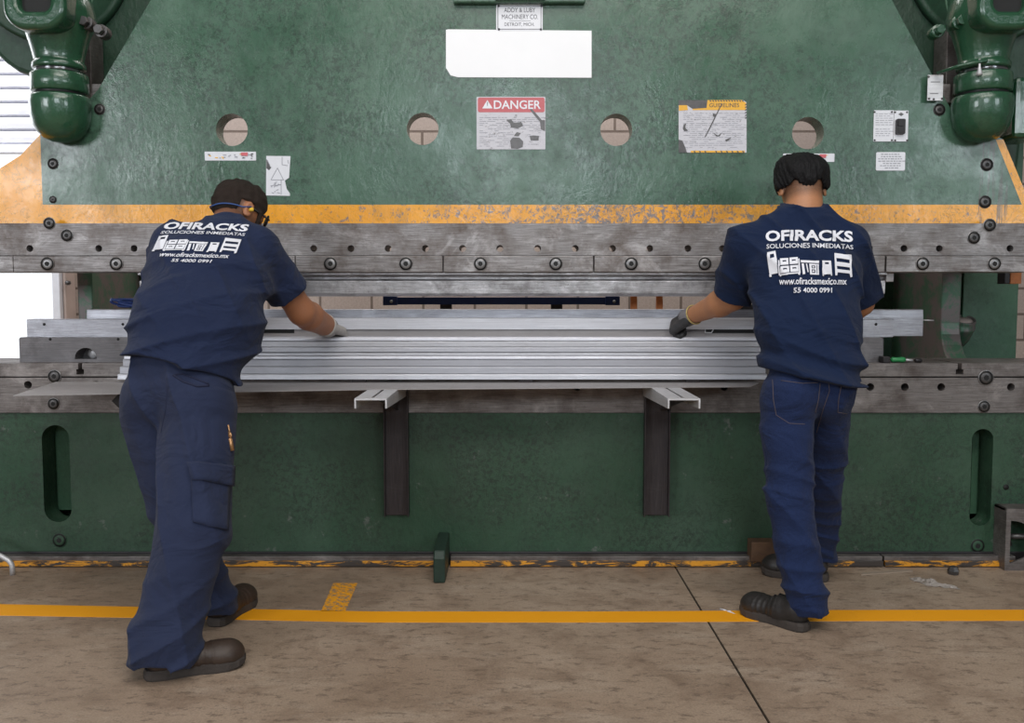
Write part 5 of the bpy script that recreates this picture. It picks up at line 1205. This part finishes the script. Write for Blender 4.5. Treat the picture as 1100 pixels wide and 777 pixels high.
# ================================================================== left operator
def left_man():
    root = empty('person', (W(195,690,-1.0).x, -1.0, 0.0), 'stocky person in navy T-shirt, cargo trousers and brown shoes, bending over the press', 'person')
    pel, wai, che, nek = W(195,402,-.80), W(211,345,-.72), W(227,290,-.58), W(243,246,-.48)
    hd = W(256,225,-.385)
    hR, hL = W(215,430,-.84), W(165,428,-.78); kR, kL = W(206,572,-1.04), W(190,545,-.80); aR, aL = W(178,703,-1.17), W(229,645,-.74)
    sR, sL = W(277,268,-.50), W(186,262,-.52); eR, wR = W(324,335,-.34), W(350,350,-.12); eL, wL = W(182,325,-.34), W(200,345,-.16)
    ax = Vector((1, 0.10, -0.10)).normalized(); X = tuple(ax)
    fr = frame((1.0, 1, -0.62), (0.10,0.30,1)); r, f, u = fr
    lo, hi = bounds([hd, aL, aR, sL, sR, wL, wR, eL, kR], 0.14); s = SDF(lo, hi, 0.005)
    s.cap(pel, wai, 0.11, 0.11, 0.03, X, 1.4); s.cap(wai, che, 0.11, 0.11, 0.03, X, 1.45); s.cap(che, nek-Vector((0,.03,.04)), 0.10, 0.05, 0.03, X, 1.5)
    s.cap(sL, sR, 0.045, 0.045, 0.04); s.cap(nek-Vector((0,0.02,.02)), hd-u*0.045-f*0.02, 0.060, 0.060, 0.03)
    head_prims(s, hd, fr)
    arm(s, sR, eR, wR, 0.009); arm(s, sL, eL, wL, 0.004); s.cap(Vector(eR).lerp(wR,.5), wR, 0.046, 0.040, 0.02)
    for h_, k_, a_ in ((hL,kL,aL), (hR,kR,aR)): s.cap(h_, k_, 0.078, 0.052, 0.03); s.cap(k_, a_, 0.052, 0.036, 0.03)
    vs, fc = s.mesh()
    def stub(V):
        q = V-np.array(hd); uu = q@np.array(u); ff = q@np.array(f); nn = np.linalg.norm(q, axis=1) < 0.15
        return (np.clip((uu+0.085)/0.03, 0, 1)*np.clip((0.02-ff)/0.03, 0, 1)*0.7 + np.clip((-uu-0.02)/0.03, 0, 1)*np.clip((ff-0.015)/0.02, 0, 1)*0.85)*nn*(np.abs(q@np.array(r)) < 0.074)
    obj_from(vs, fc, 'body', M['skinL'], root, None, 2, stub)
    s = SDF(np.array(hd)-0.16, np.array(hd)+0.16, 0.004); R = [list(r), list(f), list(u)]
    s.ell(hd+u*0.015-f*0.004, (0.082, 0.104, 0.098), R, 0); s.ell(hd+u*0.045+f*0.03, (0.070, 0.075, 0.070), R, 0.02)
    for q_ in (-1, 1): s.ell(hd+r*q_*0.060-u*0.03+f*0.050, (0.020, 0.016, 0.045), R, 0.01)     # sideburns
    P = s.full(); q = [P[i]-hd[i] for i in range(3)]
    uu = q[0]*u[0]+q[1]*u[1]+q[2]*u[2]; ff = q[0]*f[0]+q[1]*f[1]+q[2]*f[2]; rr_ = q[0]*r[0]+q[1]*r[1]+q[2]*r[2]
    lim = np.where(ff < -0.02, -0.045, -0.005) + 0.0*rr_; lim = np.where(ff > 0.05, np.where(np.abs(rr_) > 0.05, -0.06, 0.04), lim)
    lim = np.where((ff > -0.035) & (ff < 0.022) & (np.abs(rr_) > 0.05), 0.014, lim)
    s.v = np.maximum(s.v, (lim-uu).astype(np.float32)); s.v += (0.0045*fnoise(P, 170, 3) + 0.003*fnoise(P, 90, 7)).astype(np.float32)
    vs, fc = s.mesh(); obj_from(vs, fc, 'hair', M['hairL'], root, 'short dark hair', 1)
    # cord round the nape, ear plug
    e = hd + r*0.092 - u*0.020 - f*0.003
    pts = [hd - r*0.080 - u*0.02] + [hd + (r*math.sin(t)*0.084 - f*math.cos(t)*0.101) - u*(0.040-0.02*abs(math.sin(t))) for t in np.linspace(-1.3, 1.3, 18)] + [e + f*0.005 + u*0.012]
    MB().tube(pts, 0.0028, 8).build('glasses_cord', M['strap'], root, label='blue cord of safety glasses')
    MB().lathe([(0.004,-0.008),(0.007,0),(0.0075,0.010),(0.005,0.014)], e + r*0.002 - u*0.002 + f*0.004, r, 14).build('ear_plug', M['plug'], root, label='yellow ear plug')
    mb = MB(); fc_ = hd + f*0.104 - u*0.006
    for q_ in (-1, 1): mb.lathe([(0.026,0),(0.027,0.003),(0.024,0.004)], fc_ + r*q_*0.034, (f + r*q_*0.25), 20); mb.cyl(fc_+r*q_*0.060, hd + r*q_*0.080 - u*0.004 + f*0.015, 0.003, 8)
    mb.build('safety_glasses', M['black'], root)
    # shirt
    lo, hi = bounds([pel, nek, sL, sR, eL, eR], 0.28); s = SDF(lo, hi, 0.005)
    s.cap(pel+Vector((0.0,-0.01,-.0)), wai, 0.150, 0.150, 0.05, X, 1.27); s.cap(wai, che, 0.150, 0.142, 0.06, X, 1.34); s.cap(che, nek-Vector((0.0,0.035,.05)), 0.138, 0.080, 0.06, X, 1.50)
    s.ell(wai+Vector((0.03,0.06,-.04)), (0.17,0.15,0.15), None, 0.05)
    s.cap(sR-Vector((.02,0,-.0)), nek+Vector((.03,-.02,-.03)), 0.070, 0.055, 0.05); s.cap(sL+Vector((.02,0,-.01)), nek+Vector((-.03,-.02,-.03)), 0.068, 0.055, 0.05)
    s.cap(nek-Vector((0,0.04,.04)), nek+Vector((0.004,0.000,-.004)), 0.076, 0.066, 0.03)
    s.cap(sR, sR.lerp(eR, .80), 0.080, 0.082, 0.05); s.cap(sL, sL.lerp(eL, .80), 0.075, 0.08, 0.05)
    P = s.full()
    def local_cut(p, n, rad):
        n = Vector(n).normalized(); d = (P[0]-p[0])*n[0]+(P[1]-p[1])*n[1]+(P[2]-p[2])*n[2]; dist = np.sqrt((P[0]-p[0])**2+(P[1]-p[1])**2+(P[2]-p[2])**2)
        s.v = np.where(dist < rad, np.maximum(s.v, d), s.v).astype(np.float32)
    q = sR.lerp(eR, .70); dn = (eR-sR).normalized(); local_cut(q, dn+Vector((0.10,0,-0.1)), 0.13); s.cap(q-dn*0.035, q+dn*0.09, 0.060, 0.074, 0.0, sub=True)
    q = sL.lerp(eL, .72); dn = (eL-sL).normalized(); local_cut(q, dn, 0.12)
    hp = W(195, 395, -.80); s.cut(hp, (-0.26, -0.22, -1))
    def folds(P):
        tq = np.clip((1.22-P[2])/0.25, 0, 1); ph = P[2]*34 - P[0]*9 + 2.6*fnoise(P, 6, 41); a = np.abs(np.sin(ph)); b_ = np.abs(np.sin(24*P[0]+12*P[2]+2.0*fnoise(P, 8, 23)))
        return -0.015*(0.2+.8*tq)*(1-a)**1.8 - 0.010*(1-tq)*(1-b_)**3 + 0.004*fnoise(P, 15, 14)
    s.disp(folds)
    vs, fc = s.mesh(); shirt = obj_from(vs, fc, 't_shirt', M['teeL'], root, 'navy T-shirt stretched over the back with white print', 2)
    project_print(shirt, root, bil((180,239),(268.5,241.5),(152,280.5),(250,283)), 'white OFIRACKS print of office furniture')
    # trousers
    lo, hi = bounds([pel, aL, aR, kL, kR], 0.25); s = SDF(lo, hi, 0.005)
    s.cap(pel+Vector((0,0.01,.03)), pel-Vector((0,0,.04)), 0.118, 0.130, 0.05, X, 1.30)
    s.ell(hR+Vector((.0,-.025,-.01)), (0.112,0.105,0.11), None, 0.05); s.ell(hL+Vector((.0,-.015,-.01)), (0.10,0.10,0.105), None, 0.05)
    s.cap(hR-Vector((0,0,.04)), kR, 0.120, 0.108, 0.02); s.cap(kR, aR+Vector((0,0,.03)), 0.108, 0.094, 0.02); s.cap(aR+Vector((0,0,.03)), aR-Vector((0,0,.05)), 0.096, 0.100, 0.02)
    s.cap(hL-Vector((0,0,.04)), kL, 0.100, 0.082, 0.015); s.cap(kL, aL, 0.082, 0.072, 0.015); s.cap(aL, aL-Vector((0,0,.03)), 0.072, 0.072, 0.01)
    s.cut((0, 0, 0.055), (0.0, 0, -1)); s.cut(pel+Vector((0,0,.085)), (0,0.1,1))
    def tf(P):
        k_ = np.clip((0.34-P[2])/0.25, 0, 1)+0.12; a = np.abs(np.sin(30*P[2] - 12*P[0] + 2.6*fnoise(P, 9, 61))); b_ = np.abs(np.sin(20*P[0]+7*P[2]+1.6*fnoise(P, 6, 18)))
        return -0.013*k_*(1-a)**1.7 - 0.014*(1-b_)**2.2 + 0.004*fnoise(P, 14, 12)
    s.disp(tf)
    vs, fc = s.mesh(); tr = obj_from(vs, fc, 'trousers', M['cargo'], root, 'faded navy cargo work trousers', 2)
    # back pocket edge, cargo pocket flap, seam: laid on the cloth
    dk = simple('pocket_edge', (0.012,0.016,0.045), 0.9, 0, 0.1, 60, 0)
    stitch(tr, [(186,403),(197,410),(212,415),(227,414)], 'back_pocket', dk, 0.0045, 0.0)
    stitch(tr, [(186,403),(196,402),(210,407),(227,414)], 'back_pocket', dk, 0.003, 0.001)
    stitch(tr, [(181,412),(178,440),(172,470)], 'seam', dk, 0.0018, 0.0)
    me = tr.data; base = wloc(tr); bvh = BVHTree.FromPolygons([Vector(v.co)+base for v in me.vertices], [tuple(p.vertices) for p in me.polygons]); cp = Vector((0, CAMY, CAMZ))
    def patch(quad, nu, nv, off, name):
        vs = []; 
        for j in range(nv+1):
            for i in range(nu+1):
                px, py = bil(*quad)(i/nu, j/nv); h, nrm, _, _ = bvh.ray_cast(cp, ray(px, py).normalized())
                if h is None: h = last
                else: h = h + (nrm if nrm.dot(ray(px, py)) < 0 else -nrm)*off
                last = h; vs.append(h)
        fs = [(j*(nu+1)+i, j*(nu+1)+i+1, (j+1)*(nu+1)+i+1, (j+1)*(nu+1)+i) for j in range(nv) for i in range(nu)]
        o = MB().add(vs, fs, 0, True).build(name, M['cargo'], tr); m = o.modifiers.new('t', 'SOLIDIFY'); m.thickness = 0.006; m.offset = 0
    patch(((206,499),(246,503),(207,561),(243,570)), 10, 12, 0.006, 'cargo_pocket'); patch(((204,497),(248,501),(208,516),(247,523)), 10, 5, 0.013, 'pocket_flap')
    # keys on the right hip
    k0 = W(246, 455, -.90)
    h, nrm, _, _ = bvh.ray_cast(cp, ray(245, 456).normalized())
    if h is not None: k0 = h + Vector((0.004, -0.012, 0))
    MB().tube([k0+Vector((0,0,.0)), k0+Vector((.004,0,-.02)), k0+Vector((.0,0,-.04))], 0.003, 8).lathe([(0.012,0),(0.012,0.003)], k0+Vector((0,0,-.035)), (0.3,1,0), 16).cyl(k0+Vector((.004,0,-.045)), k0+Vector((.012,-.002,-.085)), 0.008, 8).build('key_ring', M['brass'], root, label='brass keys hanging at the hip')
    # shoes
    h1 = FL(143,738); t1 = FL(243,722); shoe(root, (h1.x+.01, h1.y+0.05, 0), (t1.x, t1.y+.05, 0), aR, M['leatherL'], L=0.30)
    h2 = FL(228,676); shoe(root, (h2.x, h2.y+.01, 0), (h2.x+0.05, h2.y+0.3, 0), aL, M['leatherL'], L=0.285)
    # gloves
    s = SDF(np.array(wR)-0.15, np.array(wR)+0.15, 0.0025)
    hand(s, wR+Vector((0.006,0.006,-.002)), (0.22, 0.85, -0.16), (0.30, -0.1, 1), (-0.9, 0.2, -0.2), 0.8, (12, 22, 20), g=0.0045)
    vs, fc = s.mesh(); gl = obj_from(vs, fc, 'glove', M['gloveL'], root, 'pale grey work glove', 1)
    d = (wR-eR).normalized(); a_ = wR - d*0.012; MB().tube([a_, a_+d*0.02, a_+d*0.05], [0.048, 0.045, 0.040], 24).build('cuff', M['gloveL'], gl)
    s = SDF(np.array(wL)-0.15, np.array(wL)+0.15, 0.003); hand(s, wL, (0.1,0.8,-0.15), (0,0.3,1), (1,0,0), 1.0, (25,35,30), g=0.0035)
    vs, fc = s.mesh(); obj_from(vs, fc, 'glove', M['gloveL'], root, None, 1)
left_man()
